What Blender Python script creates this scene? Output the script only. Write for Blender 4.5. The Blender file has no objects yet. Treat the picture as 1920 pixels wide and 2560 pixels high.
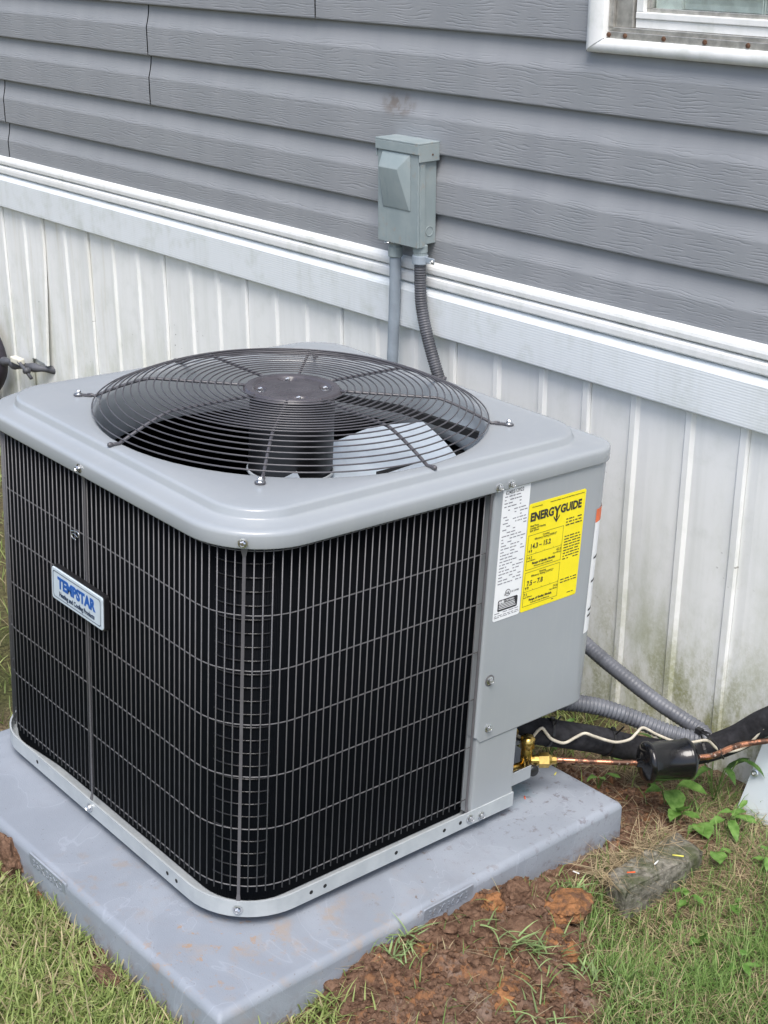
import bpy, bmesh, math, random
import numpy as np
from mathutils import Matrix, Vector, noise as mnoise

random.seed(7); rng = np.random.default_rng(11)
S = bpy.context.scene
C = S.collection
PI = math.pi

# ------------------------------------------------------------------ camera, sky, sun, exposure
CAMPOS = Vector((-1.08946, -1.49429, 1.43312))
CR = Vector((0.75320582, -0.65585243, 0.05038437)); CU = Vector((0.20127238, 0.30271581, 0.93158605)); CF = Vector((0.62623512, 0.69153505, -0.36001229))
cam = bpy.data.cameras.new('camera'); camo = bpy.data.objects.new('camera', cam); C.objects.link(camo)
camo.matrix_world = Matrix(((CR.x, CU.x, -CF.x, CAMPOS.x), (CR.y, CU.y, -CF.y, CAMPOS.y), (CR.z, CU.z, -CF.z, CAMPOS.z), (0, 0, 0, 1)))
cam.sensor_fit = 'HORIZONTAL'; cam.sensor_width = 36; cam.lens = 36 * 3647.986 / 1920
cam.clip_start = 0.05; cam.clip_end = 1000
S.camera = camo

SUN_DIR = Vector((-0.35, -0.36, 0.865)).normalized()
w = bpy.data.worlds.new('World'); S.world = w; w.use_nodes = True
wn = w.node_tree.nodes; wn.clear()
sky = wn.new('ShaderNodeTexSky'); sky.sky_type = 'NISHITA'; sky.sun_disc = False
sky.sun_elevation = math.asin(SUN_DIR.z); sky.sun_rotation = math.atan2(SUN_DIR.x, SUN_DIR.y)
sky.dust_density = 3.0; sky.air_density = 1.0; sky.ozone_density = 1.0
bg = wn.new('ShaderNodeBackground'); bg.inputs[1].default_value = 0.15
wo = wn.new('ShaderNodeOutputWorld')
w.node_tree.links.new(sky.outputs[0], bg.inputs[0]); w.node_tree.links.new(bg.outputs[0], wo.inputs[0])
sl = bpy.data.lights.new('sun', 'SUN'); sl.energy = 2.0; sl.angle = math.radians(30); sl.color = (1, 0.975, 0.94)
so = bpy.data.objects.new('sun', sl); C.objects.link(so); so.rotation_euler = SUN_DIR.to_track_quat('Z', 'Y').to_euler()
so.location = (0, 0, 5)
S.view_settings.view_transform = 'Standard'; S.view_settings.look = 'None'
S.view_settings.gamma = 1; S.view_settings.use_curve_mapping = False
S.view_settings.exposure = 0.58

# ------------------------------------------------------------------ materials
class N:
    def __init__(s, name):
        s.m = bpy.data.materials.new(name); s.m.use_nodes = True
        s.t = s.m.node_tree; s.t.nodes.clear()
        s.out = s.t.nodes.new('ShaderNodeOutputMaterial'); s.b = s.t.nodes.new('ShaderNodeBsdfPrincipled')
        s.t.links.new(s.b.outputs[0], s.out.inputs[0])
        s._co = None
    def co(s):
        if not s._co: s._co = s.t.nodes.new('ShaderNodeTexCoord')
        return s._co.outputs['Object']
    def link(s, v, sock):
        if isinstance(v, bpy.types.NodeSocket): s.t.links.new(v, sock)
        elif isinstance(v, (tuple, list)): sock.default_value = (*v, 1)[:len(sock.default_value)] if len(v) == 3 else v
        else: sock.default_value = v
    def map(s, scale=(1, 1, 1), loc=None, co=None):
        n = s.t.nodes.new('ShaderNodeMapping'); s.t.links.new(co or s.co(), n.inputs[0]); n.inputs['Scale'].default_value = scale
        if loc is not None: s.link(loc, n.inputs['Location'])
        return n.outputs[0]
    def noise(s, scale=5, detail=3, rough=.55, dist=0, co=None):
        n = s.t.nodes.new('ShaderNodeTexNoise'); s.t.links.new(co or s.co(), n.inputs['Vector'])
        n.inputs['Scale'].default_value = scale; n.inputs['Detail'].default_value = detail; n.inputs['Roughness'].default_value = rough; n.inputs['Distortion'].default_value = dist
        return n.outputs['Fac']
    def math(s, op, a, b=0.0, c=None, clamp=False):
        n = s.t.nodes.new('ShaderNodeMath'); n.operation = op; n.use_clamp = clamp
        s.link(a, n.inputs[0]); s.link(b, n.inputs[1])
        if c is not None: s.link(c, n.inputs[2])
        return n.outputs[0]
    def ramp(s, v, a, b, lo=0.0, hi=1.0):
        n = s.t.nodes.new('ShaderNodeMapRange'); n.interpolation_type = 'SMOOTHSTEP'; s.link(v, n.inputs[0])
        n.inputs[1].default_value = a; n.inputs[2].default_value = b; n.inputs[3].default_value = lo; n.inputs[4].default_value = hi
        return n.outputs[0]
    def mix(s, f, a, b, mode='MIX'):
        n = s.t.nodes.new('ShaderNodeMix'); n.data_type = 'RGBA'; n.blend_type = mode
        s.link(f, n.inputs[0]); s.link(a, n.inputs[6]); s.link(b, n.inputs[7]); return n.outputs[2]
    def xyz(s, v=None):
        n = s.t.nodes.new('ShaderNodeSeparateXYZ'); s.t.links.new(v or s.co(), n.inputs[0]); return n.outputs
    def attr(s, name, out='Fac'):
        n = s.t.nodes.new('ShaderNodeAttribute'); n.attribute_name = name; return n.outputs[out]
    def rnd(s):
        return s.t.nodes.new('ShaderNodeObjectInfo').outputs['Random']
    def bump(s, h, dist=.001, strength=1.0, nrm=None):
        n = s.t.nodes.new('ShaderNodeBump'); s.link(h, n.inputs['Height']); n.inputs['Distance'].default_value = dist; n.inputs['Strength'].default_value = strength
        if nrm: s.t.links.new(nrm, n.inputs['Normal'])
        s.t.links.new(n.outputs[0], s.b.inputs['Normal']); return n.outputs[0]
    def set(s, col=None, rough=None, metal=None, spec=None, coat=None):
        if col is not None: s.link(col, s.b.inputs['Base Color'])
        if rough is not None: s.link(rough, s.b.inputs['Roughness'])
        if metal is not None: s.link(metal, s.b.inputs['Metallic'])
        if spec is not None: s.link(spec, s.b.inputs['Specular IOR Level'])
        if coat is not None: s.link(coat, s.b.inputs['Coat Weight'])
        return s.m

M = {}
def simple(name, col, rough=.5, metal=0, var=.12, nscale=40, bump=0, bscale=300, spec=.5):
    n = N(name); f = n.noise(nscale, 4)
    c0 = tuple(max(0, x * (1 - var)) for x in col); c1 = tuple(min(1, x * (1 + var)) for x in col)
    if bump: n.bump(n.noise(bscale, 2), bump)
    M[name] = n.set(n.mix(n.ramp(f, .3, .7), c0, c1), n.ramp(n.noise(nscale * .6, 3), .2, .8, max(.02, rough - .07), rough + .07), metal, spec)
    return M[name]

# vinyl siding with embossed wood grain
n = N('siding_vinyl')
r10 = n.math('MULTIPLY', n.rnd(), 17.0)
cmb = n.t.nodes.new('ShaderNodeCombineXYZ'); n.t.links.new(r10, cmb.inputs[1]); n.t.links.new(r10, cmb.inputs[2])
co = n.map((1, 1, 1), cmb.outputs[0]); z = n.xyz()[2]
nz = n.noise(1, 3, .5, .2, co=n.map((1, 6, 30), None, co))
nf = n.noise(1, 2, .5, .0, co=n.map((1, 40, 160), None, co))
v = n.math('ADD', n.math('MULTIPLY', z, 165.0), n.math('ADD', n.math('MULTIPLY', nz, 5.0), n.math('MULTIPLY', nf, .5)))
ln = n.math('POWER', n.math('SUBTRACT', 1.0, n.math('ABSOLUTE', n.math('SINE', n.math('MULTIPLY', v, PI)))), 2.0)
msk = n.ramp(n.noise(1, 2, .6, co=n.map((1, 16, 70), None, co)), .42, .58)
fr = n.math('FRACT', n.math('DIVIDE', n.math('SUBTRACT', z, .281), .127))
flat = n.ramp(fr, .60, .74, 1.0, .10)
grain = n.math('MULTIPLY', n.math('MULTIPLY', ln, msk), flat)
fine = n.noise(1, 2, .5, co=n.map((1, 90, 900), None, co))
n.bump(n.math('ADD', n.math('MULTIPLY', grain, -1.0), n.math('MULTIPLY', fine, .14)), .0005, 1.0)
streak = n.ramp(n.noise(1, 4, .6, co=n.map((1, 7, 2.0))), .35, .7)
blot = n.ramp(n.noise(9, 4), .35, .75)
col = n.mix(streak, (.272, .284, .302), (.310, .320, .337)); col = n.mix(n.math('MULTIPLY', blot, .4), col, (.288, .306, .318))
# a brown rub mark above the box
d = n.t.nodes.new('ShaderNodeVectorMath'); d.operation = 'DISTANCE'; n.t.links.new(n.map((0, 1, 2.2)), d.inputs[0]); d.inputs[1].default_value = (0, .925, 1.135 * 2.2)
st = n.math('MULTIPLY', n.ramp(d.outputs['Value'], .075, .02), n.ramp(n.noise(45, 3), .4, .6, .2, .75))
col = n.mix(st, col, (.15, .122, .10))
M['siding'] = n.set(col, .5, 0, .35)

# white vinyl and skirting
def white(name, col, ribbed=False, algae=0.0, rough=.45):
    n = N(name); x = n.xyz(); z = x[2]
    streak = n.ramp(n.noise(1, 4, .6, co=n.map((1, 28, 2.2))), .42, .78)
    blot = n.ramp(n.noise(14, 5, .65), .48, .75)
    c = n.mix(n.math('MULTIPLY', streak, .22), col, (.52, .55, .50)); c = n.mix(n.math('MULTIPLY', blot, .18 if algae else .38), c, (.46, .50, .43))
    if algae:
        low = n.ramp(z, .62, .0, .0, 1.0)
        a = n.math('MULTIPLY', n.ramp(n.noise(1, 6, .68, co=n.map((1, 10, 5))), .40, .72), low)
        c = n.mix(n.math('MULTIPLY', a, algae), c, (.30, .34, .16))
        near = n.ramp(x[1], 1.0, -.1, .15, 1.0); vlow = n.ramp(z, .30, .0, 0, 1)
        a2 = n.math('MULTIPLY', n.math('MULTIPLY', n.ramp(n.noise(1, 6, .7, co=n.map((1, 14, 7))), .36, .62), vlow), near)
        c = n.mix(n.math('MULTIPLY', n.math('MULTIPLY', a2, n.ramp(n.noise(130, 4, .75), .30, .60, .35, 1.0)), 1.0), c, (.30, .31, .14))
        yel = n.math('MULTIPLY', n.ramp(n.noise(1, 4, .6, co=n.map((1, 22, 1.5))), .5, .8), n.ramp(x[1], 1.6, 2.4, 0, .55))
        c = n.mix(yel, c, (.55, .50, .34))
        spk = n.t.nodes.new('ShaderNodeTexVoronoi'); n.t.links.new(n.map((1, 38, 55)), spk.inputs['Vector']); spk.inputs['Scale'].default_value = 1
        sp = n.math('MULTIPLY', n.ramp(spk.outputs['Distance'], .14, .07), n.ramp(n.noise(6, 2), .50, .62))
        sp = n.math('MULTIPLY', sp, n.ramp(n.math('ABSOLUTE', n.math('SUBTRACT', z, .33)), .2, .05))
        c = n.mix(n.math('MULTIPLY', sp, .8), c, (.10, .09, .06))
        n.bump(n.noise(1, 3, .5, co=n.map((1, 9, 2))), .004, .6)
    if ribbed:
        wv = n.math('ADD', n.math('SINE', n.math('MULTIPLY', n.math('ADD', z, n.math('MULTIPLY', n.noise(1, 2, co=n.map((1, 4, 30))), .004)), 1150.0)), n.math('MULTIPLY', n.noise(1, 3, .6, co=n.map((1, 25, 420))), 1.6))
        n.bump(wv, .00012, .7)
    M[name] = n.set(c, n.ramp(n.noise(30, 3), .3, .7, rough - .08, rough + .1), 0, .45); return M[name]
white('white_trim', (.84, .85, .84)); white('white_band', (.77, .81, .83), True); white('skirting', (.88, .89, .875), False, .5, .38)

# painted cabinet steel
n = N('grey_paint')
f = n.math('ADD', n.math('MULTIPLY', n.ramp(n.noise(7, 3), .3, .7), .6), n.math('MULTIPLY', n.ramp(n.noise(1, 5, .65, co=n.map((60, 60, 5))), .5, .75), .5))
M['grey'] = n.set(n.mix(f, (.325, .352, .374), (.35, .374, .39)), n.ramp(n.noise(5, 2), .3, .7, .22, .27), 0, .45, .2); n.b.inputs['Coat Roughness'].default_value = .12
n = N('pan_paint')
M['pan'] = n.set(n.mix(n.ramp(n.noise(30, 4), .3, .7), (.38, .412, .43), (.44, .472, .486)), .36, 0, .5)
simple('strap', (.115, .112, .12), .42, 0, .1); simple('wire', (.122, .121, .127), .38, 0, .1); simple('guard', (.082, .08, .088), .32, 0, .1)
simple('hub', (.075, .07, .078), .28, 0, .15, 25); simple('motor', (.006, .006, .007), .5)
simple('zinc', (.72, .73, .74), .28, 1, .12, 200); simple('aluminium', (.62, .70, .77), .38, .35, .08, 12)
simple('brass', (.56, .39, .12), .28, 1, .15, 90); simple('black_gloss', (.006, .006, .007), .16, 0, .2, 30, .0004, 60)
simple('black_plastic', (.012, .012, .013), .35); simple('foam', (.020, .020, .023), .82, 0, .4, 60, .004, 45, .25)
simple('grey_conduit', (.31, .36, .41), .5, 0, .12, 20, 0); simple('flex_dark', (.085, .088, .10), .5, 0, .25, 30)
simple('flex_grey', (.125, .132, .150), .42, 0, .22, 22); simple('wire_white', (.52, .48, .39), .5, 0, .18, 50)
simple('rust', (.11, .055, .03), .9, 0, .4, 300); simple('window_alu', (.44, .43, .40), .45, .6, .2, 60)
simple('blind', (.74, .77, .75), .5); simple('dark_void', (.01, .01, .011), .8); simple('hose', (.028, .024, .034), .55, 0, .2)
simple('paper_white', (.86, .88, .90), .4, 0, .02); simple('paper_yellow', (.95, .80, .003), .4, 0, .03); simple('ink', (.02, .02, .025), .6); simple('ink_grey', (.22, .22, .25), .6)
simple('orange_ink', (.80, .16, .05), .5); simple('badge', (.56, .64, .70), .35, 0, .04); simple('blue_ink', (.015, .105, .40), .4); simple('navy_ink', (.012, .03, .075), .45)
simple('sheathing', (.03, .032, .034), .8); simple('scrap_orange', (.75, .12, .03), .5); simple('scrap_yellow', (.72, .66, .12), .5); simple('scrap_white', (.82, .82, .8), .5)
simple('stem', (.10, .17, .04), .6, 0, .3)
simple('tape', (.70, .68, .58), .6)

n = N('coil')          # black fins seen edge-on
n.bump(n.math('SINE', n.math('MULTIPLY', n.math('ADD', n.xyz()[0], n.xyz()[1]), 3300.0)), .0008, .5)
M['coil'] = n.set((.0022, .003, .0045), .6, 0, .06)
simple('coil_tube', (.035, .035, .036), .18, .6, .4, 60)

n = N('copper')
heat = n.ramp(n.noise(55, 3, .6), .40, .56)
c = n.mix(heat, (.60, .27, .16), (.13, .075, .055)); c = n.mix(n.ramp(n.noise(90, 2), .62, .72), c, (.55, .45, .38))
M['copper'] = n.set(c, n.ramp(heat, 0, 1, .22, .55), 1)

n = N('galvanised')
M['galv'] = n.set(n.mix(n.ramp(n.noise(6, 4), .3, .7), (.62, .70, .76), (.72, .78, .82)), .42, .25)

n = N('box_paint')      # weathered grey green enamel
x = n.xyz(); rub = n.ramp(n.noise(70, 5, .7), .52, .70)
c = n.mix(n.ramp(n.noise(16, 4), .3, .7), (.26, .315, .325), (.315, .365, .37))
edge = n.math('MULTIPLY', rub, n.ramp(n.noise(9, 2), .48, .62))
c = n.mix(n.math('MULTIPLY', edge, .7), c, (.33, .29, .235))
strk = n.math('MULTIPLY', n.ramp(n.noise(1, 4, .6, co=n.map((90, 90, 6))), .55, .75), .45)
c = n.mix(strk, c, (.20, .25, .27))
M['box'] = n.set(c, .48, 0, .4)

# plastic equipment pad with soil smears
n = N('pad_plastic')
x = n.xyz(); sw = n.noise(3.2, 3, .5, 2.4); c = n.mix(n.ramp(sw, .38, .66), (.255, .282, .322), (.297, .326, .37))
c = n.mix(n.math('MULTIPLY', n.ramp(n.math('ABSOLUTE', n.math('SUBTRACT', sw, .52)), .008, .0), .25), c, (.42, .46, .54))
c = n.mix(n.ramp(n.noise(900, 1), .3, .7, 0, .18), c, (.26, .30, .37))
def spot(cx, cy, r, thr0, thr1, col, c, sc, amt=.75):
    d = n.t.nodes.new('ShaderNodeVectorMath'); d.operation = 'DISTANCE'; n.t.links.new(n.map((1, 1, 0)), d.inputs[0]); d.inputs[1].default_value = (cx, cy, 0)
    m = n.math('MULTIPLY', n.ramp(d.outputs['Value'], r, r * .25), n.ramp(n.noise(sc, 5, .65), thr0, thr1)); return n.mix(n.math('MULTIPLY', m, amt), c, col)
c = spot(.10, -.03, .30, .50, .68, (.34, .27, .21), c, 17, .6); c = spot(-.03, .02, .16, .57, .64, (.36, .235, .14), c, 42, .75)
c = spot(-.08, .25, .16, .52, .66, (.30, .24, .19), c, 24, .5); c = spot(.36, -.07, .16, .60, .66, (.16, .11, .08), c, 46, .8)
c = spot(.68, .0, .24, .54, .66, (.15, .135, .15), c, 60, .75); c = spot(.66, .10, .12, .48, .66, (.09, .21, .26), c, 18, .7)
c = spot(.55, .06, .07, .46, .62, (.16, .25, .31), c, 16, .7)
spl = n.math('MULTIPLY', n.ramp(x[2], -.022, -.075, 0, .9), n.ramp(n.noise(26, 6, .72), .44, .66)); c = n.mix(spl, c, (.17, .11, .08))
c = n.mix(n.math('MULTIPLY', n.ramp(n.noise(7, 6, .7), .50, .72), .35), c, (.24, .25, .28)); c = n.mix(n.math('MULTIPLY', n.ramp(n.noise(150, 3, .7), .64, .72), .6), c, (.16, .14, .13))
n.bump(n.math('ADD', n.noise(420, 2), n.noise(60, 3)), .0007, .6)
M['pad'] = n.set(c, n.ramp(n.noise(20, 3), .3, .7, .5, .66), 0, .35)

# ground
n = N('ground')
soil = n.attr('soil'); thatch = n.attr('thatch'); clay = n.attr('clay')
f1 = n.noise(60, 6, .7); f2 = n.noise(9, 4, .6)
dirt = n.mix(n.ramp(f1, .3, .7), (.085, .046, .030), (.245, .150, .10)); dirt = n.mix(n.math('MULTIPLY', n.ramp(f2, .48, .64), .75), dirt, (.29, .215, .17))
dirt = n.mix(n.math('MULTIPLY', clay, n.ramp(n.noise(34, 6, .75), .46, .60)), dirt, (.30, .15, .075))
lawn = n.mix(n.ramp(n.noise(140, 4, .7), .35, .65), (.035, .03, .017), (.14, .13, .055)); lawn = n.mix(n.ramp(n.noise(8, 3), .4, .65, 0, .6), lawn, (.06, .075, .025))
tch = n.mix(n.ramp(n.noise(170, 4, .7), .35, .65), (.085, .058, .04), (.29, .215, .14))
c = n.mix(soil, n.mix(thatch, lawn, tch), dirt)
n.bump(n.math('ADD', n.noise(130, 6, .75), n.math('MULTIPLY', n.noise(420, 3), .4)), .006, .9)
M['ground'] = n.set(c, .95, 0, .15)
n = N('soil_lump')
c = n.mix(n.ramp(n.noise(70, 6, .7), .3, .7), (.08, .043, .028), (.245, .150, .10)); c = n.mix(n.math('MULTIPLY', n.ramp(n.noise(16, 4), .60, .68), .7), c, (.27, .135, .065))
n.bump(n.noise(180, 5, .75), .005, .9); M['soil'] = n.set(c, .95, 0, .12)
n = N('clay_lump')
c = n.mix(n.ramp(n.noise(55, 6, .7), .3, .65), (.15, .075, .035), (.40, .19, .085)); c = n.mix(n.ramp(n.noise(34, 5, .65), .44, .58, 0, .85), c, (.12, .072, .05))
n.bump(n.noise(150, 5, .75), .005, .9); M['clay'] = n.set(c, .95, 0, .12)
n = N('old_concrete')
c = n.mix(n.ramp(n.noise(60, 5, .7), .3, .7), (.10, .095, .075), (.32, .30, .255)); c = n.mix(n.ramp(n.noise(12, 5, .65), .42, .62, 0, .85), c, (.07, .085, .035))
c = n.mix(n.ramp(n.noise(160, 2), .68, .76), c, (.5, .48, .42))
n.bump(n.noise(120, 6, .75), .005, .9); M['concrete'] = n.set(c, .92, 0, .2)
def leafmat(name, attr=True, c0=(.05, .10, .02), c1=(.10, .2, .04)):
    n = N(name)
    c = n.attr('tint', 'Color') if attr else n.mix(n.ramp(n.noise(45, 5, .7), .62, .70, 0, .6), n.mix(n.ramp(n.noise(70, 4), .3, .7), c0, c1), (.24, .22, .06))
    n.set(c, .5, 0, .3)
    tr = n.t.nodes.new('ShaderNodeBsdfTranslucent'); n.link(c, tr.inputs[0])
    mx = n.t.nodes.new('ShaderNodeMixShader'); mx.inputs[0].default_value = .3
    n.t.links.new(n.b.outputs[0], mx.inputs[1]); n.t.links.new(tr.outputs[0], mx.inputs[2]); n.t.links.new(mx.outputs[0], n.out.inputs[0])
    M[name] = n.m
leafmat('blade'); leafmat('weed_leaf', False, (.09, .20, .035), (.19, .34, .085)); leafmat('weed_leaf_dark', False, (.05, .12, .03), (.10, .19, .045))
n = N('pane'); tr = n.t.nodes.new('ShaderNodeBsdfTransparent'); tr.inputs[0].default_value = (.93, .96, .95, 1); gl = n.t.nodes.new('ShaderNodeBsdfGlossy'); gl.inputs['Roughness'].default_value = .03
fz = n.t.nodes.new('ShaderNodeLayerWeight'); fz.inputs[0].default_value = .12; mx = n.t.nodes.new('ShaderNodeMixShader'); n.t.links.new(fz.outputs['Facing'], mx.inputs[0]); n.t.links.new(tr.outputs[0], mx.inputs[1]); n.t.links.new(gl.outputs[0], mx.inputs[2]); n.t.links.new(mx.outputs[0], n.out.inputs[0])
M['pane'] = n.m

# ------------------------------------------------------------------ object helpers
HR = Matrix(((0.9985781555505319, -0.004844989722448843, -0.05308665869859293), (0.0056209075489596265, 0.9998794106267384, 0.014476519024003112), (0.05301011842680327, -0.014754330866414799, 0.9984849708759069)))
HM = Matrix.Translation((1.16853856, 0, 0)) @ HR.to_4x4()          # frame of the house wall: -x out of the wall, y along it, z up
I4 = Matrix.Identity(4)
FR = {}                                                             # object -> frame its children are modelled in
def thing(name, label, cat, base=(0, 0, 0), frame=I4, group=None):
    o = bpy.data.objects.new(name, None); C.objects.link(o); o.empty_display_size = .05
    o.matrix_world = frame @ Matrix.Translation(base); o['label'] = label; o['category'] = cat
    if group: o['group'] = group
    FR[o.name] = (frame, (Matrix.Translation(base)).inverted()); return o
def setmesh(name, V, F, mat, smooth=False):
    me = bpy.data.meshes.new(name); me.from_pydata([tuple(v) for v in V], [], F); me.validate()
    if mat: me.materials.append(mat)
    if smooth: me.polygons.foreach_set('use_smooth', [True] * len(me.polygons))
    return me
def link(name, me, parent=None, mw=None, label=None, kind=None):
    o = bpy.data.objects.new(name, me); C.objects.link(o)
    if parent:
        o.parent = parent
        if parent.name in FR and parent.type == 'EMPTY': o.matrix_parent_inverse = FR[parent.name][1]
    if mw is not None: o.matrix_basis = mw
    if label: o['label'] = label
    if kind: o['kind'] = kind
    return o
def part(name, VF, mat, parent=None, smooth=False, mw=None, label=None, kind=None):
    return link(name, setmesh(name, VF[0], VF[1], mat, smooth), parent, mw, label, kind)
def top(name, VF, mat, label, cat, smooth=False, group=None, frame=I4):
    V = [Vector(v) for v in VF[0]]; c = Vector((sum(v.x for v in V) / len(V), sum(v.y for v in V) / len(V), min(v.z for v in V)))
    o = link(name, setmesh(name, [v - c for v in V], VF[1], mat, smooth)); o.matrix_world = frame @ Matrix.Translation(c)
    o['label'] = label; o['category'] = cat
    if group: o['group'] = group
    return o
def tagk(o, kind):
    o['kind'] = kind; return o
def join(*L):
    V, F = [], []
    for v, f in L:
        k = len(V); V += [tuple(x) for x in v]; F += [tuple(i + k for i in q) for q in f]
    return V, F
def xf(VF, m): return [tuple(m @ Vector(v)) for v in VF[0]], VF[1]
def box(x0, x1, y0, y1, z0, z1):
    return [(x0, y0, z0), (x1, y0, z0), (x1, y1, z0), (x0, y1, z0), (x0, y0, z1), (x1, y0, z1), (x1, y1, z1), (x0, y1, z1)], \
        [(0, 3, 2, 1), (4, 5, 6, 7), (0, 1, 5, 4), (1, 2, 6, 5), (2, 3, 7, 6), (3, 0, 4, 7)]
def bevel(VF, w, seg=2):
    bm = bmesh.new(); vs = [bm.verts.new(v) for v in VF[0]]
    for f in VF[1]: bm.faces.new([vs[i] for i in f])
    bmesh.ops.recalc_face_normals(bm, faces=bm.faces)
    bmesh.ops.bevel(bm, geom=list(bm.edges), offset=w, segments=seg, profile=.5, affect='EDGES', clamp_overlap=True)
    bm.verts.index_update(); r = [tuple(v.co) for v in bm.verts], [tuple(v.index for v in f.verts) for f in bm.faces]; bm.free(); return r
def bbox(*a, w=.002, seg=2): return bevel(box(*a), w, seg)
def loops(rings, closed=True, cap0=False, cap1=False):
    V = []; F = []; k = len(rings[0])
    for r in rings: V += [tuple(p) for p in r]
    for i in range(len(rings) - 1):
        for j in range(k if closed else k - 1):
            a = i * k + j; b = i * k + (j + 1) % k; F.append((a, b, b + k, a + k))
    if cap0: F.append(tuple(range(k))[::-1])
    if cap1: F.append(tuple((len(rings) - 1) * k + j for j in range(k)))
    return V, F
def lathe(prof, seg=24, cap0=False, cap1=False, axis=None):
    R = [[(r * math.cos(2 * PI * j / seg), r * math.sin(2 * PI * j / seg), z) for j in range(seg)] for r, z in prof]
    VF = loops(R, True, cap0, cap1); return xf(VF, axis) if axis else VF
def cyl(r, z0, z1, seg=16): return lathe([(r, z0), (r, z1)], seg, True, True)
def zto(d, loc=(0, 0, 0)): return Matrix.Translation(loc) @ Vector(d).to_track_quat('Z', 'Y').to_matrix().to_4x4()
def crom(pts, per=8):
    P = [Vector(p) for p in pts]; P = [P[0] * 2 - P[1]] + P + [P[-1] * 2 - P[-2]]; out = []
    for i in range(1, len(P) - 2):
        a, b, c, d = P[i - 1:i + 3]
        for k in range(per):
            t = k / per; out.append(.5 * ((2 * b) + (c - a) * t + (2 * a - 5 * b + 4 * c - d) * t * t + (3 * b - a - 3 * c + d) * t ** 3))
    out.append(P[-2]); return out
def resample(P, step):
    P = [Vector(p) for p in P]; out = [P[0].copy()]; acc = 0
    for a, b in zip(P, P[1:]):
        L = (b - a).length; t = step - acc
        while t <= L: out.append(a.lerp(b, t / L)); t += step
        acc = L - (t - step)
    if (out[-1] - P[-1]).length > step * .3: out.append(P[-1].copy())
    return out
def tube(P, r, seg=10, caps=True, closed=False):
    P = [Vector(p) for p in P]; n = len(P); rf = r if callable(r) else (lambda i: r); R = []; up = None
    for i, p in enumerate(P):
        if closed: t = (P[(i + 1) % n] - P[i - 1]).normalized()
        else: t = (P[min(i + 1, n - 1)] - P[max(i - 1, 0)]).normalized()
        if up is None: up = t.orthogonal().normalized()
        up = (up - t * up.dot(t)).normalized(); s = t.cross(up)
        R.append([p + (up * math.cos(2 * PI * j / seg) + s * math.sin(2 * PI * j / seg)) * rf(i) for j in range(seg)])
    if closed: R.append(R[0])
    return loops(R, True, caps and not closed, caps and not closed)
def extrude(prof, axis0, axis1, n=1, wob=None):                     # 2D profile (x, z) swept along y, open profile
    R = []
    for i in range(n + 1):
        y = axis0 + (axis1 - axis0) * i / n; d = wob(y) if wob else 0
        R.append([(x + d, y, z) for x, z in prof])
    V, F = loops(R, False); return V, F
def rrect(x0, y0, x1, y1, radii, ns=12, na=10):
    """rounded rectangle; corners in order (x0,y0) (x1,y0) (x1,y1) (x0,y1)"""
    cs = [(x0, y0, 1, 1, PI), (x1, y0, -1, 1, 1.5 * PI), (x1, y1, -1, -1, 0), (x0, y1, 1, -1, .5 * PI)]; arcs = []
    for (cx, cy, sx, sy, a0), r in zip(cs, radii):
        ox, oy = cx + sx * r, cy + sy * r
        arcs.append([(ox + r * math.cos(a0 + PI / 2 * k / na), oy + r * math.sin(a0 + PI / 2 * k / na)) for k in range(na + 1)])
    out = []
    for i in range(4):
        out += arcs[i]; a = arcs[i][-1]; b = arcs[(i + 1) % 4][0]
        out += [(a[0] + (b[0] - a[0]) * k / ns, a[1] + (b[1] - a[1]) * k / ns) for k in range(1, ns)]
    return out
def text(s, size, off=0.0, ext=0.0002, align='CENTER', sx=1.0, spacing=1.0):
    cu = bpy.data.curves.new('t', 'FONT'); cu.body = s; cu.size = size; cu.offset = off; cu.extrude = ext; cu.align_x = align; cu.resolution_u = 3; cu.space_character = spacing; cu.space_line = .85
    o = bpy.data.objects.new('t', cu); C.objects.link(o); dg = bpy.context.evaluated_depsgraph_get(); me = bpy.data.meshes.new_from_object(o.evaluated_get(dg))
    r = [(v.co.x * sx, v.co.y, v.co.z) for v in me.vertices], [tuple(p.vertices) for p in me.polygons]
    bpy.data.objects.remove(o); bpy.data.curves.remove(cu); bpy.data.meshes.remove(me); return r
def plane_m(o, ex, ey):                                             # local x,y plane placed at o with axes ex, ey
    ex = Vector(ex).normalized(); ey = Vector(ey).normalized(); ez = ex.cross(ey)
    return Matrix(((ex.x, ey.x, ez.x, o[0]), (ex.y, ey.y, ez.y, o[1]), (ex.z, ey.z, ez.z, o[2]), (0, 0, 0, 1)))

# hex washer head screw, shared mesh, points along +z
hexh = lathe([(.0078, 0), (.0078, .0012), (.0052, .0018)], 16, True, False)
hx = [[(.0048 * math.cos(PI / 3 * k), .0048 * math.sin(PI / 3 * k), z) for k in range(6)] for z in (.0015, .0062)]
hx.append([(.0036 * math.cos(PI / 3 * k), .0036 * math.sin(PI / 3 * k), .0072) for k in range(6)]); hx.append([(.003 * math.cos(PI / 3 * k), .003 * math.sin(PI / 3 * k), .0060) for k in range(6)])
SCREW = setmesh('screw', *join(hexh, loops(hx, True, True, True)), M['zinc'])
def screw(parent, loc, d, s=1.0, spin=.3): return link('screw', SCREW, parent, zto(d, loc) @ Matrix.Rotation(spin, 4, 'Z') @ Matrix.Scale(s, 4))

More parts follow.
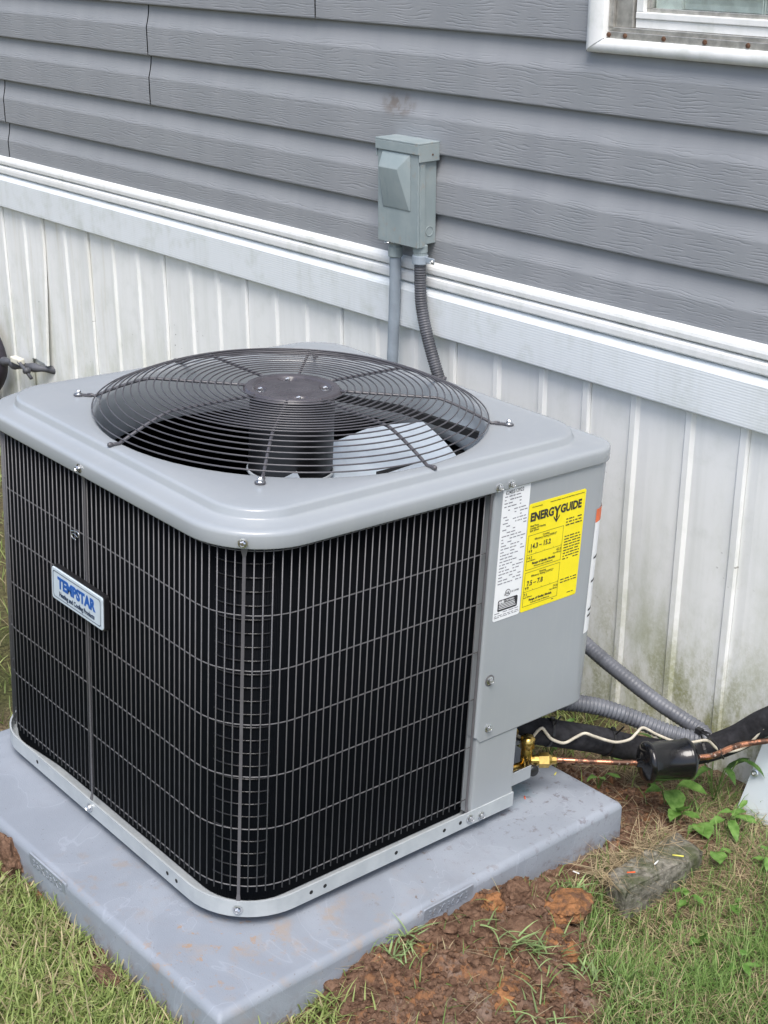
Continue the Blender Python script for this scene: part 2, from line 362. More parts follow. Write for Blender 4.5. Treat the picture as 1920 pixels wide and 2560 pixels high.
# ------------------------------------------------------------------ ground
PY = 0.0257; PO = Vector((-.1082, -.1187)); PDIM = .914
def padloc(x, y):
    dx, dy = x - PO.x, y - PO.y; return dx * math.cos(PY) + dy * math.sin(PY), -dx * math.sin(PY) + dy * math.cos(PY)
def sm(a, b, x):
    t = min(1, max(0, (x - a) / (b - a))); return t * t * (3 - 2 * t)
def nz2(x, y, s, o=0): return mnoise.noise(Vector((x * s, y * s, o)))
def soilmask(x, y):
    """dug soil: in front of the pad, a collar round it and the bare patch behind its far corner"""
    e = nz2(x, y, 9, 3) * .06 + nz2(x, y, 24, 5) * .03
    cx, cy = x - .335, y + .255; ca, sa = math.cos(-.42), math.sin(-.42); u, v = cx * ca + cy * sa, -cx * sa + cy * ca
    d = math.hypot(u / .37, v / .195); a = (1 - sm(.85, 1.12, d + e * 4)) * (1 - sm(-.03, .03, (x - .386) * .747 - (y + .414) * .664 + e * .7))
    u, v = padloc(x, y); out = max(-u, u - PDIM, -v, v - PDIM)
    b = 1 - sm(.0, .016, out + e * .6) if u < .5 else 1 - sm(.02, .05, out + e)
    cc = (1 - sm(.07, .13, math.hypot((x - .895) / .9, (y + .02) / 1.9) + e * .6)) if x > .75 else 0
    dd = 1 - sm(.035, .075, math.hypot(x + .11, (y - .49) / 1.4) + e * .5)
    return max(a, b, cc, dd)
def gz(x, y):
    z = -.074 + nz2(x, y, 3) * .006 + nz2(x, y, 11, 2) * .004
    if x < 1.3 and -1.1 < y < 1.2:
        m = 1 - sm(.02, .30, abs(y + .16 + (x - .3) * .0)) if .02 < x < .72 else 0
        m *= sm(.02, .16, x) * (1 - sm(.42, .70, x))
        z += m * .040
        k = soilmask(x, y)
        if k > .02 and x < 1.1:
            z += k * (nz2(x, y, 20, 7) * .015 + nz2(x, y, 46, 9) * .011 + abs(nz2(x, y, 90, 4)) * .009 + nz2(x, y, 170, 6) * .003)
        u, v = padloc(x, y)
        if .01 < u < PDIM - .01 and .01 < v < PDIM - .01: z = -.088
    if x > .9: z -= .012 * sm(.9, 1.15, x)
    if .5 < x < 1 and -.5 < y < -.1: z -= .042 * (1 - sm(.05, .17, math.hypot((x - .71) * .6, y + .31)))
    return z
fx = list(np.arange(-.45, 1.2, .0052)); fy = list(np.arange(-.60, .75, .0052))
g = [.012 * 1.22 ** k for k in range(48)]; cs = np.cumsum(g)
XS = [fx[0] - c for c in cs[::-1]] + fx + [fx[-1] + c for c in cs]; YS = [fy[0] - c for c in cs[::-1]] + fy + [fy[-1] + c for c in cs]
V = []; soilA = []; thA = []; clA = []
for y in YS:
    for x in XS:
        near = -1 < x < 1.4 and -1.1 < y < 1.3
        V.append((x, y, gz(x, y) if near else -.074 + nz2(x, y, 3) * .006))
        soilA.append(soilmask(x, y) if near else 0)
        clA.append(sm(.05, .25, nz2(x, y, 7, 21)) if near else 0)
        t = sm(.66, .80, x) * (1 - sm(.0, .15, abs(y + .1) - .22)) if near else 0
        thA.append(min(1, max(t, sm(.1, .4, nz2(x, y, 5, 30)) * .7)) if near else .25)
nx = len(XS); F = [(j * nx + i, j * nx + i + 1, (j + 1) * nx + i + 1, (j + 1) * nx + i) for j in range(len(YS) - 1) for i in range(nx - 1)]
gme = bpy.data.meshes.new('ground'); gme.from_pydata(V, [], F); gme.materials.append(M['ground']); gme.polygons.foreach_set('use_smooth', [soilA[f[0]] < .25 for f in F])
for nm, a in (('soil', soilA), ('thatch', thA), ('clay', clA)): gme.attributes.new(nm, 'FLOAT', 'POINT').data.foreach_set('value', a)
ground = tagk(link('ground', gme), 'structure')

# ------------------------------------------------------------------ house
house = thing('mobile_home', 'grey clapboard mobile home wall with white metal skirting and a window', 'house', (0, 1.2, -.1), HM)
part('sheathing', join(box(.004, .10, -2.2, 4.6, .62, 1.30), box(.004, .10, .36, 4.6, 1.3001, 2.3), box(.004, .10, -2.2, -.57, 1.3001, 2.3), box(.20, .21, -.57, .36, 1.3001, 2.3)), M['sheathing'], house)
part('foundation', box(.03, .10, -2.2, 4.6, -.12, .62), M['dark_void'], house)
def plank(h, u0, u1, lift=0.0, hcut=None, seed=0):
    t = .127
    pr = [(.003, h + .001), (-.0130, h), (-.0152, h + .0010), (-.0158, h + .0035), (-.0158, h + .006), (-.0156, h + .070), (-.0155, h + .072), (-.0146, h + .0755), (-.0124, h + .083), (-.0101, h + .091), (-.0080, h + .100), (-.0063, h + .110), (-.0052, h + .120), (-.0046, h + t + .002), (-.0044, h + t + .006)]
    if hcut: pr = [(-.0150 if hcut < h + .07 else -.006, hcut)] + [p for p in pr if p[1] > hcut]
    pr = [(x - lift, z) for x, z in pr]
    return part('siding_plank', extrude(pr, u0, u1, max(2, int(abs(u1 - u0) / .06)), lambda y: mnoise.noise(Vector((y * 2.2, h * 9, seed))) * .0011 - (.0 if lift == 0 else 0)), M['siding'], house, True)
WL = .372
for h, cuts in ((.789, [2.727]), (.916, [2.731]), (1.043, [1.905]), (1.17, [1.901]), (1.297, [1.2]), (1.424, [2.9]), (1.551, [1.6]), (1.678, [2.4]), (1.805, [1.1]), (1.932, [2.2]), (2.059, [1.4])):
    ed = [4.6] + cuts + [-2.2]
    for a, b in zip(ed, ed[1:]):
        first = a == 4.6
        a2 = a - (0 if first else .0010); b2 = b + (.0010 if first else 0)
        if 1.29 < h < 1.95:
            if b2 < WL: plank(h, WL if not first else b2, a2, .0018 if first else 0, None, h)
            else: plank(h, b2, a2, .0018 if first else 0, None, h)
            if not first: plank(h, b2, -.62, 0, None, h + 5)
        else: plank(h, b2, a2, .0018 if first else 0, .80 if h < .8 else None, h)
# dark seam edge where one plank laps the next
def trim(name, pr, mat, seed, wob=.0012):
    return part(name, extrude(pr, -2.2, 4.6, 110, lambda y: mnoise.noise(Vector((y * 1.6, seed, 0))) * wob), mat, house, False)
trim('starter_trim', [(-.004, .786), (-.0235, .7855), (-.0255, .788), (-.0262, .796), (-.0250, .802), (-.0215, .8075), (-.016, .811), (-.0145, .811), (-.0142, .790)], M['white_trim'], 1)
trim('starter_trim', [(-.010, .7575), (-.0255, .757), (-.0275, .760), (-.0280, .770), (-.0272, .777), (-.0240, .7785), (-.018, .781), (-.010, .781)], M['white_trim'], 2)
trim('skirting_band', [(-.004, .652), (-.0290, .6515), (-.0302, .6525), (-.0306, .6545), (-.0308, .658), (-.0312, .736), (-.0311, .7375), (-.0285, .7425), (-.0240, .7475), (-.0235, .7485), (-.0190, .7520), (-.012, .7530), (-.006, .7530)], M['white_band'], 3)
# skirting panels, three ribs each
RIB = [2.962, 2.829, 2.69, 2.569, 2.436, 2.301, 2.162, 2.031, 1.897, 1.767, 1.638, 1.513, 1.386, 1.264, 1.13, .999, .866, .737, .602, .468, .345, .222, .087, -.040]
RIB = [3.09 + .13 * k for k in range(11)][::-1] + RIB + [-.17 - .1325 * k for k in range(14)]
def zb(u): return -.125 if u < 1.5 else -.10
JO = 2.569                                                          # the panel edge that has pulled away above the tap
i0 = RIB.index(JO) % 2
seams = [k for k in range(len(RIB)) if (k - RIB.index(JO)) % 2 == 0 and k <= RIB.index(JO) + 2] 
last = seams[-1]; seams += list(range(last + 3, len(RIB), 3))
for a, b in zip(seams, seams[1:]):
    ua, ub = RIB[a], RIB[b]                                         # ua > ub; this panel laps over the next at ub
    prof = [(ua - .004, -.0085)]
    for k in range(a, b + 1):
        r = RIB[k]
        if k == a: prof += [(r - .0085, -.0085)]
        elif k == b: prof += [(r + .0145, -.0105), (r + .0085, -.0162), (r - .0055, -.0168), (r - .0085, -.0150), (r - .0090, -.0095)]
        else: prof += [(r + .0135, -.0098), (r + .0075, -.0155), (r - .0050, -.0155), (r - .0125, -.0098)]
        if k < b:
            m = (RIB[k] + RIB[k + 1]) / 2; prof += [(m + .03, -.0105), (m - .03, -.0100)]
    nzv = 14; R = []
    pulled = abs(ub - JO) < 1e-6
    for i in range(nzv + 1):
        zz = zb(ub) + (.66 - zb(ub)) * i / nzv; row = []
        for (u, x) in prof:
            dx = mnoise.noise(Vector((u * 5, zz * 4, 2))) * .0018; du = 0
            if pulled:
                q = sm(.60, .10, zz) * sm(.16, 0, u - JO); dx -= q * .012; du = q * .022
            row.append((x + dx, u + du, zz))
        R.append(row)
    VF = loops(R, False)
    if pulled:                                                      # notch torn round the tap
        keep = []
        for f in VF[1]:
            c = [sum(VF[0][i][k] for i in f) / len(f) for k in range(3)]
            if not (c[2] < .175 and c[1] < 2.70): keep.append(f)
        VF = (VF[0], keep)
    part('skirting_panel', VF, M['skirting'], house)
part('skirting_patch', extrude([(-.0060, -.10), (-.0062, .62)], 2.50, 2.75, 4), M['skirting'], house)

# window
win = link('window', setmesh('window', *box(.0, .19, -.56, .352, 1.3062, 1.3068), M['blind']), house)
def sub(name, VF, mat, parent, **k): return part(name, VF, mat, parent, **k)
def mitre(u_out, u_in, z0, z1, horiz):
    pr = [(0.006, 0), (-.017, .0), (-.024, .003), (-.027, .009), (-.0265, .017), (-.0225, .0245), (-.020, .0265), (.004, .0265)]
    return pr
tp = mitre(0, 0, 0, 0, 0)
R = []
for y, mit in ((.389, 1), (-.58, -1)): R.append([(x, y - mit * zz * .98 - mit * .0018, 1.2805 + zz) for x, zz in tp])
sub('window_trim', loops(R, False, False), M['white_trim'], win, smooth=True)
R = []
for zz, mit in ((1.2795, 1), (2.0, 0)): R.append([(x - .0015, .389 - q * 1.65, zz + (q * 1.0 + .0015 if mit else 0)) for x, q in tp])
sub('window_trim', loops(R, False), M['white_trim'], win, smooth=True)
sub('window_frame', join(bbox(-.016, .03, -.56, .3435, 1.307, 1.3195, w=.001), bbox(-.011, .03, -.56, .3440, 1.3195, 1.327, w=.001), bbox(-.013, .03, .3330, .3440, 1.327, 2.0, w=.001), bbox(-.006, .03, .293, .333, 1.327, 2.0, w=.0015)), M['window_alu'], win)
for u in (.3385, .300, .211, .121, .031, -.06): sub('screw', lathe([(.0046, 0), (.0042, .0022), (.002, .0032)], 10, False, True, zto((-1, 0, 0), (-.0162, u, 1.3135))), M['rust'], win)
sub('window_sash', join(bbox(.0, .02, -.56, .2905, 1.3275, 1.343, w=.001), bbox(-.003, .02, -.56, .2895, 1.3435, 1.3550, w=.0015), bbox(-.002, .02, .273, .2895, 1.3550, 2.0, w=.0015)), M['white_trim'], win)
sub('window_sash', join(bbox(.008, .022, -.56, .272, 1.355, 1.362, w=.001), bbox(.007, .022, .262, .2725, 1.362, 2.0, w=.001)), M['window_alu'], win)
sub('pane', box(.0145, .0175, -.56, .262, 1.3621, 2.0), M['pane'], win)
for k in range(26):
    zz = 1.366 + .024 * k
    sub('blind_slat', extrude([(.0215, zz + .020), (.0225, zz + .0215), (.0265, zz + .014), (.0285, zz + .006), (.0290, zz - .004)], -.55, .205, 2), M['blind'], win)
sub('blind_cord', tube([(.022, .035, 1.352 + .03 * i) for i in range(20)], .001, 5), M['blind'], win)
sub('blind_cord', tube([(.022, .030, 1.350 + .03 * i) for i in range(20)], .001, 5), M['blind'], win)
sub('window_jamb', box(.02, .03, .205, .262, 1.362, 2.0), M['blind'], win)

# ------------------------------------------------------------------ disconnect box on the wall
UL, UR, DP, ZT, ZB = .9215, .7915, .0724, 1.0726, .8541
bx = thing('disconnect_box', 'weathered grey green metal disconnect box mounted on the grey siding', 'electrical box', (-.045, .856, ZB), HM)
part('enclosure', bbox(-DP + .006, -.0165, UR + .003, UL - .003, ZB + .001, ZT - .004, w=.0015), M['box'], bx)
# hinged front cover whose returns wrap the sides
cv = join(bbox(-DP, -DP + .0055, UR, UL, ZB - .004, ZT - .024, w=.0012), bbox(-DP + .0056, -DP + .020, UR - .0012, UR + .0025, ZB - .0035, ZT - .026, w=.0008), bbox(-DP + .0056, -DP + .020, UL - .0025, UL + .0012, ZB - .0035, ZT - .026, w=.0008))
part('cover', cv, M['box'], bx)
hood = [(.903, 1.045), (.817, 1.045), (.852, 1.010), (.904, 1.006), (.898, .925), (.815, .924)]
a = [(-DP - .0005, .905, 1.047), (-DP - .0005, .815, 1.047), (-DP - .0005, .8135, .926), (-DP - .0005, .905, .926)]
b = [(-DP - .017, .901, 1.014), (-DP - .017, .842, 1.014), (-DP - .002, .818, .928), (-DP - .002, .901, .928)]
hd = bevel((a + b, [(0, 1, 5, 4), (1, 2, 6, 5), (2, 3, 7, 6), (3, 0, 4, 7), (4, 5, 6, 7), (3, 2, 1, 0)]), .0075, 4)
part('cover_bulge', hd, M['box'], bx, True)
cap = join(bbox(-DP - .004, -.0155, UR - .005, UL + .004, ZT - .004, ZT, w=.001), bbox(-DP - .004, -DP - .0015, UR - .005, UL + .004, ZT - .024, ZT - .0041, w=.001),
           bbox(-DP - .0014, -.0155, UR - .005, UR - .0022, ZT - .040, ZT - .0041, w=.001), bbox(-DP - .0014, -.0155, UL + .0015, UL + .004, ZT - .040, ZT - .0041, w=.001))
part('rain_cap', cap, M['box'], bx)
part('knockout', tube([(-.036 + .0105 * math.cos(2 * PI * k / 24), UR + .0026, .883 + .0105 * math.sin(2 * PI * k / 24)) for k in range(24)], .0009, 6, False, True), M['box'], bx, True)
part('rivet', cyl(.0022, 0, .001, 10), M['rust'], bx, mw=zto((0, -1, 0), (-.036, UR - .005, ZT - .026)))
part('lock_tab', join(tube([(-DP + .004 + .006 * math.cos(t), .893 + .007 * math.sin(t), ZB - .006) for t in np.linspace(0, 2 * PI, 16)[:-1]], .0016, 6, False, True), box(-DP + .004, -DP + .012, .878, .889, ZB - .007, ZB - .005)), M['zinc'], bx, True)

# rigid conduit below it
rc = thing('electrical_conduit', 'straight smooth grey conduit running down from the disconnect box', 'conduit', (-.045, .905, .0), HM)
P = crom([(-.046, .893, .818), (-.046, .894, .74), (-.046, .900, .60), (-.046, .914, .35), (-.046, .925, -.09)], 8)
part('pipe', tube(P, .0128, 16), M['grey_conduit'], rc, True)
part('connector', join(lathe([(.012, .856), (.0135, .853), (.0135, .838), (.016, .836), (.0165, .815), (.0150, .813), (.0125, .812)], 20, True)), M['box'], rc, False, Matrix.Translation((-.046, .8925, 0)))
# flexible conduit from the box to behind the unit
def corr(P, r, amp, per, seg=12, af=None):
    Q = resample(P, per / 4); return tube(Q, lambda i: r + amp * (af(i / len(Q)) if af else 1) * (1, .55, -.8, .55)[i % 4], seg)
fl = thing('flexible_conduit', 'dark ribbed flexible conduit curving down from the disconnect box behind the unit', 'conduit', (-.05, .80, .45), HM)
P = crom([(-.049, .808, .818), (-.050, .806, .77), (-.053, .798, .72), (-.056, .778, .665), (-.058, .757, .62), (-.06, .728, .565), (-.065, .68, .48), (-.07, .60, .36), (-.08, .50, .26)], 12)
part('hose', corr(P, .0128, .0011, .0058), M['flex_dark'], fl, True)
part('connector', lathe([(.013, .856), (.0165, .852), (.0165, .838), (.0155, .836), (.0152, .822), (.0135, .820)], 20, True), M['box'], fl, False, Matrix.Translation((-.049, .808, 0)))
part('pipe_strap', join(lathe([(.0172, .812), (.0178, .814), (.0178, .829), (.0172, .831)], 20, True, True, Matrix.Translation((-.049, .808, 0))), bbox(-.050, -.047, .764, .793, .816, .829, w=.001)), M['grey_conduit'], fl)
screw(fl, (-.050, .768, .822), (-1, 0, 0), .7)

# conduit whip that loops round at the far corner of the pad
wp = thing('flexible_conduit', 'thick grey ribbed flexible conduit looping round beside the black filter canister', 'conduit', (.95, .05, .0))
P = crom([(1.035, .60, .26), (1.035, .42, .20), (1.035, .215, .128), (1.035, .111, .10), (1.045, .028, .074), (1.058, -.035, .056), (1.062, -.070, .048), (1.045, -.088, .046), (1.015, -.076, .052), (.975, -.035, .066), (.935, .005, .087), (.885, .045, .108), (.83, .075, .122), (.775, .105, .13)], 12)
part('hose', corr(P, .0150, .0021, .0084, 14, lambda t: .18 if t < .58 else .18 + .82 * sm(.58, .70, t)), M['flex_grey'], wp, True)

# ------------------------------------------------------------------ heat pump
W, D = .795, .792
hp = thing('heat_pump', 'grey outdoor heat pump with black wire grille on a plastic pad', 'heat pump', (W / 2, D / 2, .0))
RN = .117; RR = .046
rad = (RN, RR, RN, RN)
# base pan: flange outline, with the service corner cut away
def pan_outline(o):
    p = rrect(-o, -o, W + o, D + o, (RN + o, .05, RN + o, RN + o), 10, 12)
    q = [v for v in p if not (v[0] > .606 + o and v[1] < .155 - o)]
    i = next(k for k in range(len(q)) if q[k][0] > .5 and q[k - 1][1] < 0.01 and q[k][1] > .1) if any(v[0] > .5 and v[1] > .1 for v in q) else 0
    return q[:i] + [(.606 + o, -o), (.606 + o, .155 - o)] + q[i:]
po, pi_ = pan_outline(.0025), pan_outline(-.0005)
rings = [[(x, y, .0195) for x, y in po], [(x, y, .0472) for x, y in po], [(x, y, .0472) for x, y in pi_], [(x, y, .028) for x, y in pi_]]
part('base_pan', loops(rings, True, False, True), M['pan'], hp)
for x, y in ((.10, .10), (.55, .16), (.10, .7), (.7, .7)): part('foot', cyl(.03, .0012, .0279, 16), M['black_plastic'], hp, mw=Matrix.Translation((x, y, 0)))
for (x, y), d in (((.150, -.0025), (0, -1, 0)), ((.178, -.0025), (0, -1, 0)), ((.33, -.0025), (0, -1, 0)), ((.478, -.0025), (0, -1, 0)), ((.44, -.0025), (0, -1, 0)), ((-.0025, .150), (-1, 0, 0)), ((-.0025, .176), (-1, 0, 0)), ((-.0025, .60), (-1, 0, 0))):
    part('drain_hole_shade', lathe([(.0036, .0003), (.0036, .0001)], 12, True, True, zto(d, (x, y, .034))), M['dark_void'], hp)  # flat dark disc paints the shade inside a drain hole; nothing is cut
# lid
def ring(ins, z, rmin=.03, rr=None):
    R = [max(rmin, r - ins) for r in rad]
    if rr: R[1] = rr
    return [(x, y, z) for x, y in rrect(ins, ins, W - ins, D - ins, R, 14, 12)]
L = [ring(.004, .640), ring(-.0055, .640), ring(-.0060, .6415), ring(-.0060, .6580), ring(-.0053, .6618), ring(-.0032, .6644), ring(.0002, .6658), ring(.007, .6665), ring(.020, .6680, rr=.055),
     ring(.0290, .6692, rr=.07), ring(.0312, .6704, rr=.075), ring(.0324, .6725, rr=.078), ring(.0334, .6810, rr=.082), ring(.0352, .6838, rr=.084), ring(.041, .6848, rr=.085), ring(.056, .6850, rr=.085)]
cx, cy = .397, .396
ORI = .336
base = L[-1]; ang = [math.atan2(p[1] - cy, p[0] - cx) for p in base]
def circ(r, z): return [(cx + r * math.cos(a), cy + r * math.sin(a), z) for a in ang]
mid = [tuple(.5 * (np.array(p) + np.array(q))) for p, q in zip(base, circ(ORI + .004, .6852))]
L += [circ(ORI + .0042, .6850), circ(ORI + .001, .6842), circ(ORI - .002, .681), circ(ORI - .004, .674), circ(ORI - .006, .655), circ(ORI - .007, .600), circ(ORI - .001, .585)]
part('top_cover', loops(L), M['grey'], hp, True)
for (x, y), d in (((.0343, .0343), (-.707, -.707, 0)), ((-.006, .416), (-1, 0, 0)), ((-.006, .12), (-1, 0, 0)) if False else ((-.006, .416), (-1, 0, 0)), ((.501, -.006), (0, -1, 0)), ((.529, -.006), (0, -1, 0))):
    zz = .652 if x < .4 else .6475
    k = .0290 if x > .02 and y > .02 else None
    screw(hp, (k - .0035 if k else x, k - .0035 if k else y, zz), d, .95)
# coil of black fins
def wallpath(ins, x_end, n_arc=10, yL=None, rL=None):
    """open path from the panel round the near and left corners to the back"""
    r = RN - ins; P = [(x_end, ins)]
    P += [(x, ins) for x in np.linspace(x_end, RN, 8)[1:-1]]
    P += [(RN + r * math.cos(a), RN + r * math.sin(a)) for a in np.linspace(1.5 * PI, PI, n_arc)]
    y1 = D - ins; P += [(ins, y) for y in np.linspace(RN, D - RN, 12)[1:-1]]
    P += [(RN + r * math.cos(a), D - RN + r * math.sin(a)) for a in np.linspace(PI, PI / 2, n_arc)]
    P += [(x, y1) for x in np.linspace(RN, .60, 6)[1:]]
    return P
cp = wallpath(.0265, .505); ci = wallpath(.060, .505)
def wallmesh(cp, ci, z0, z1):
    return loops([[(x, y, z0) for x, y in cp], [(x, y, z1) for x, y in cp], [(x, y, z1) for x, y in ci], [(x, y, z0) for x, y in ci]], False)
# the coil's left bend sits further in, so the corner of the guard is see-through
cp2 = []
for x, y in cp:
    k = sm(.55, .72, y) if x < .35 else 0
    cxn = Vector((x - RN, max(0, y - (D - RN)))) if x < RN or y > .5 else Vector((0, 0)); cxn = cxn.normalized() * .014 * k if cxn.length > 0 else cxn; cp2.append((x + cxn.x, y + cxn.y))
part('condenser_coil', wallmesh(cp2, [(x + .03 if x < .3 else x, min(y + .03, y) if y > .5 else y + .03) for x, y in cp2], .030, .640), M['coil'], hp, True)
arcn = np.linspace(1.5 * PI - .25, PI + .15, 12)
for k in range(25):
    zz = .072 + .0222 * k
    part('coil_tube', tube([(RN + (RN - .0254 - .0035 * abs(q_) ** 3) * math.cos(a), RN + (RN - .0254 - .0035 * abs(q_) ** 3) * math.sin(a), zz) for a, q_ in zip(arcn, np.linspace(-1, 1, 12))], .0014, 6, False), M['coil_tube'], hp, True)
rw = [(W - .003, y) for y in (.30, .5, D - RN)] + [(W - RN + (RN - .003) * math.cos(a), D - RN + (RN - .003) * math.sin(a)) for a in np.linspace(0, PI / 2, 10)[1:]] + [(.598, D - .003)]
part('rear_wall', loops([[(x, y, .03) for x, y in rw], [(x, y, .638) for x, y in rw], [(x - .004, y - .004, .638) for x, y in rw], [(x - .004, y - .004, .03) for x, y in rw]], False), M['motor'], hp)
part('partition', join(box(.512, .514, .03, .30, .03, .58), box(.514, W - .01, .298, .300, .03, .58)), M['dark_void'], hp)
part('compressor_shell', lathe([(.0, .42), (.05, .41), (.075, .38), (.08, .33), (.08, .10), (.07, .04)], 24, False, False, Matrix.Translation((.62, .56, 0))), M['motor'], hp, True)
# wire guard
GW = .00102
path = [Vector((x, y, 0)) for x, y in wallpath(.0055, .497)]
fine_path = resample(path, .002)
for zz in (.632, .531, .442, .353, .264, .172, .069):
    part('guard_wire', tube([Vector((p.x, p.y, zz)) + Vector(((RN - p.x) if p.x < RN else 0, (RN - p.y) if p.y < RN else ((D - RN - p.y) if p.y > D - RN else 0), 0)).normalized() * .0022 for p in resample(path, .012)], GW, 6), M['wire'], hp, True)
VW = setmesh('guard_wire', *lathe([(GW, .0605), (GW, .6385)], 7, True, True), M['wire'], True)
sp = resample(path, .01375)
for p in sp[1:]: link('guard_wire', VW, hp, Matrix.Translation((p.x, p.y, 0)))
def strap(x, y, n, wd=.0048):
    nn = Vector((n[0], n[1], 0)); t = Vector((-n[1], n[0], 0)); P0 = Vector((x, y, 0)); V = []
    prof = [(.024, wd * .9), (.040, wd * .9), (.0475, wd * .75), (.058, wd * .5), (.625, wd * .5), (.636, wd * 1.0), (.646, wd * 1.0)]; R = []
    for zz, hw in prof:
        c = P0 + nn * (-.0015 if .050 < zz < .630 else .0005)
        R.append([c - t * hw + Vector((0, 0, zz)), c + t * hw + Vector((0, 0, zz)), c + t * hw - nn * .0015 + Vector((0, 0, zz)), c - t * hw - nn * .0015 + Vector((0, 0, zz))])
    part('guard_strap', loops(R, True, True, True), M['strap'], hp)
k = RN * (1 - 2 ** -.5)
strap(k, k, (-.7071, -.7071)); strap(0, .416, (-1, 0)); strap(.4945, 0, (0, -1), .005)
screw(hp, (k - .0022, k - .0022, .0335), (-.7071, -.7071, 0)); screw(hp, (-.003, .416, .0335), (-1, 0, 0)); screw(hp, (.500, -.003, .0345), (0, -1, 0)); screw(hp, (.528, -.003, .0300), (0, -1, 0)); screw(hp, (.6088, .010, .047), (1, 0, 0), .8)
# service panel wrapped round the service corner
arc = lambda r, n=12, a0=1.5 * PI, a1=2 * PI: [(W - RR + r * math.cos(a), RR + r * math.sin(a)) for a in np.linspace(a0, a1, n)]
def sheet(pathxy, z0f, z1, th=.0016):
    R = []; n = len(pathxy)
    lo = [(x, y, z0f(x, y)) for x, y in pathxy]; hi = [(x, y, z1) for x, y in pathxy]
    return loops([lo, hi], False)
pp = [(.5095, .018), (.4955, .018)] if False else [(.4990, .020), (.4990, .004), (.4998, .0008), (.5018, -.0012)]
pp += [(.51, -.0012), (.56, -.0012), (.63, -.0012), (.70, -.0012), (W - RR - .01, -.0012)] + arc(RR + .0012) + [(W + .0012, y) for y in (.06, .12, .2, .33)]
part('service_panel', sheet(pp, lambda x, y: .1815 + (.010 if x < .503 else 0), .6405), M['grey'], hp, True)
part('service_panel_hem', loops([[(x, y + .0, .1815) for x, y in pp[4:]], [(x, y, .1795) for x, y in pp[4:]], [(min(x, W - .004), max(y, 0) + .006, .1795) for x, y in pp[4:]]], False), M['grey'], hp, True)
part('corner_post', loops([[(x, y, .0405) for x, y in ((.500, .02), (.5045, .0004), (.509, -.0002), (.6035, -.0002), (.6055, .0015), (.6055, .16))], [(x, y, .30) for x, y in ((.500, .02), (.5045, .0004), (.509, -.0002), (.6035, -.0002), (.6055, .0015), (.6055, .16))]], False), M['grey'], hp)
screw(hp, (.522, -.0014, .296), (0, -1, 0), .95); screw(hp, (.528, -.0014, .203), (0, -1, 0), .95)
part('washer', lathe([(.0105, 0), (.0105, .0008), (.0085, .0010)], 18, True, True, zto((0, -1, 0), (.522, -.0010, .296))), M['wire'], hp)
# valve bracket, valves and lines inside the cut corner
part('valve_bracket', join(bbox(.6075, .659, .006, .0075, .0535, .080, w=.0006), bbox(.6075, .659, .0076, .06, .0535, .055, w=.0005), box(.606, .76, .10, .101, .055, .18)), M['grey'], hp)
screw(hp, (.660, .012, .072), (1, -.2, 0), .75)
def hexn(r, z0, z1): return loops([[(r * math.cos(PI / 3 * q), r * math.sin(PI / 3 * q), zz) for q in range(6)] for zz in (z0, z1)], True, True, True)
v1 = join(lathe([(.008, -.03), (.0105, -.028), (.0105, .012), (.0085, .016), (.0085, .022)], 16, True, True, Matrix.Translation((.672, .032, .085))), xf(hexn(.0135, .0, .021), Matrix.Translation((.672, .032, .100))),
          lathe([(.0065, 0), (.0065, .065)], 14, True, True, zto((-1, .1, .0), (.672, .032, .066))), lathe([(.0125, 0), (.0125, .010), (.009, .012)], 16, True, True, zto((-.3, -1, 0), (.676, .036, .062))))
part('service_valve', v1, M['brass'], hp, True)
part('valve_cap', lathe([(.0105, 0), (.0112, .002), (.0112, .013), (.0095, .016)], 18, True, True, zto((-.25, -1, -.05), (.6745, .0235, .0615))), M['black_plastic'], hp, True)
ld = Vector((.121, -.103, .008)).normalized(); lm_ = zto(ld, (.678, .030, .072))
part('flare_nut', join(lathe([(.006, 0), (.009, .004), (.0098, .010), (.0098, .018)], 16, True, True, lm_), xf(hexn(.0138, .018, .036), lm_), lathe([(.012, .036), (.0085, .042), (.0075, .050)], 16, True, True, lm_)), M['brass'], hp)
v2 = join(lathe([(.010, .055), (.0125, .060), (.0125, .12), (.010, .125), (.010, .16)], 16, True, True, Matrix.Translation((.645, .070, 0))), xf(hexn(.016, 0, .02), zto((.6, -.1, .3), (.648, .066, .12))))
part('suction_valve', v2, M['brass'], hp, True)
part('stub_pipe', tube([(.612, .05, .1), (.63, .055, .1), (.645, .06, .09)], .005, 10), M['copper'], hp, True)
# paper labels
def rlabel(x0, x1, z0, z1, y, r=.004):
    return [(x, y, zz) for x, zz in rrect(x0, z0, x1, z1, (r,) * 4, 1, 4)]
pl = rlabel(.5165, .5795, .405, .6402, -.0018); pl2 = rlabel(.5165, .5795, .405, .6402, -.0013)
wl = part('rating_label', loops([pl2, pl], True, False, True), M['paper_white'], hp, label='white rating label full of fine print')
yl_ = rlabel(.5815, .7205, .4050, .6000, -.0018); yl2 = rlabel(.5815, .7205, .4050, .6000, -.0013)
yl = part('energy_label', loops([yl2, yl_], True, False, True), M['paper_yellow'], hp, label='yellow energy guide label')
def pt(s, x, zz, size, par, mat='ink', off=0.0, align='LEFT', sx=1.0, sp=1.0):
    m = plane_m((x, -.0021, zz), (1, 0, 0), (0, 0, 1)); return part('lettering', xf(text(s, size, off, .0001, align, sx, sp), m), M[mat], par)
def bar(x0, x1, z0, z1, y=-.0020): return [(x0, y, z0), (x1, y, z0), (x1, y, z1), (x0, y, z1)], [(0, 1, 2, 3)]
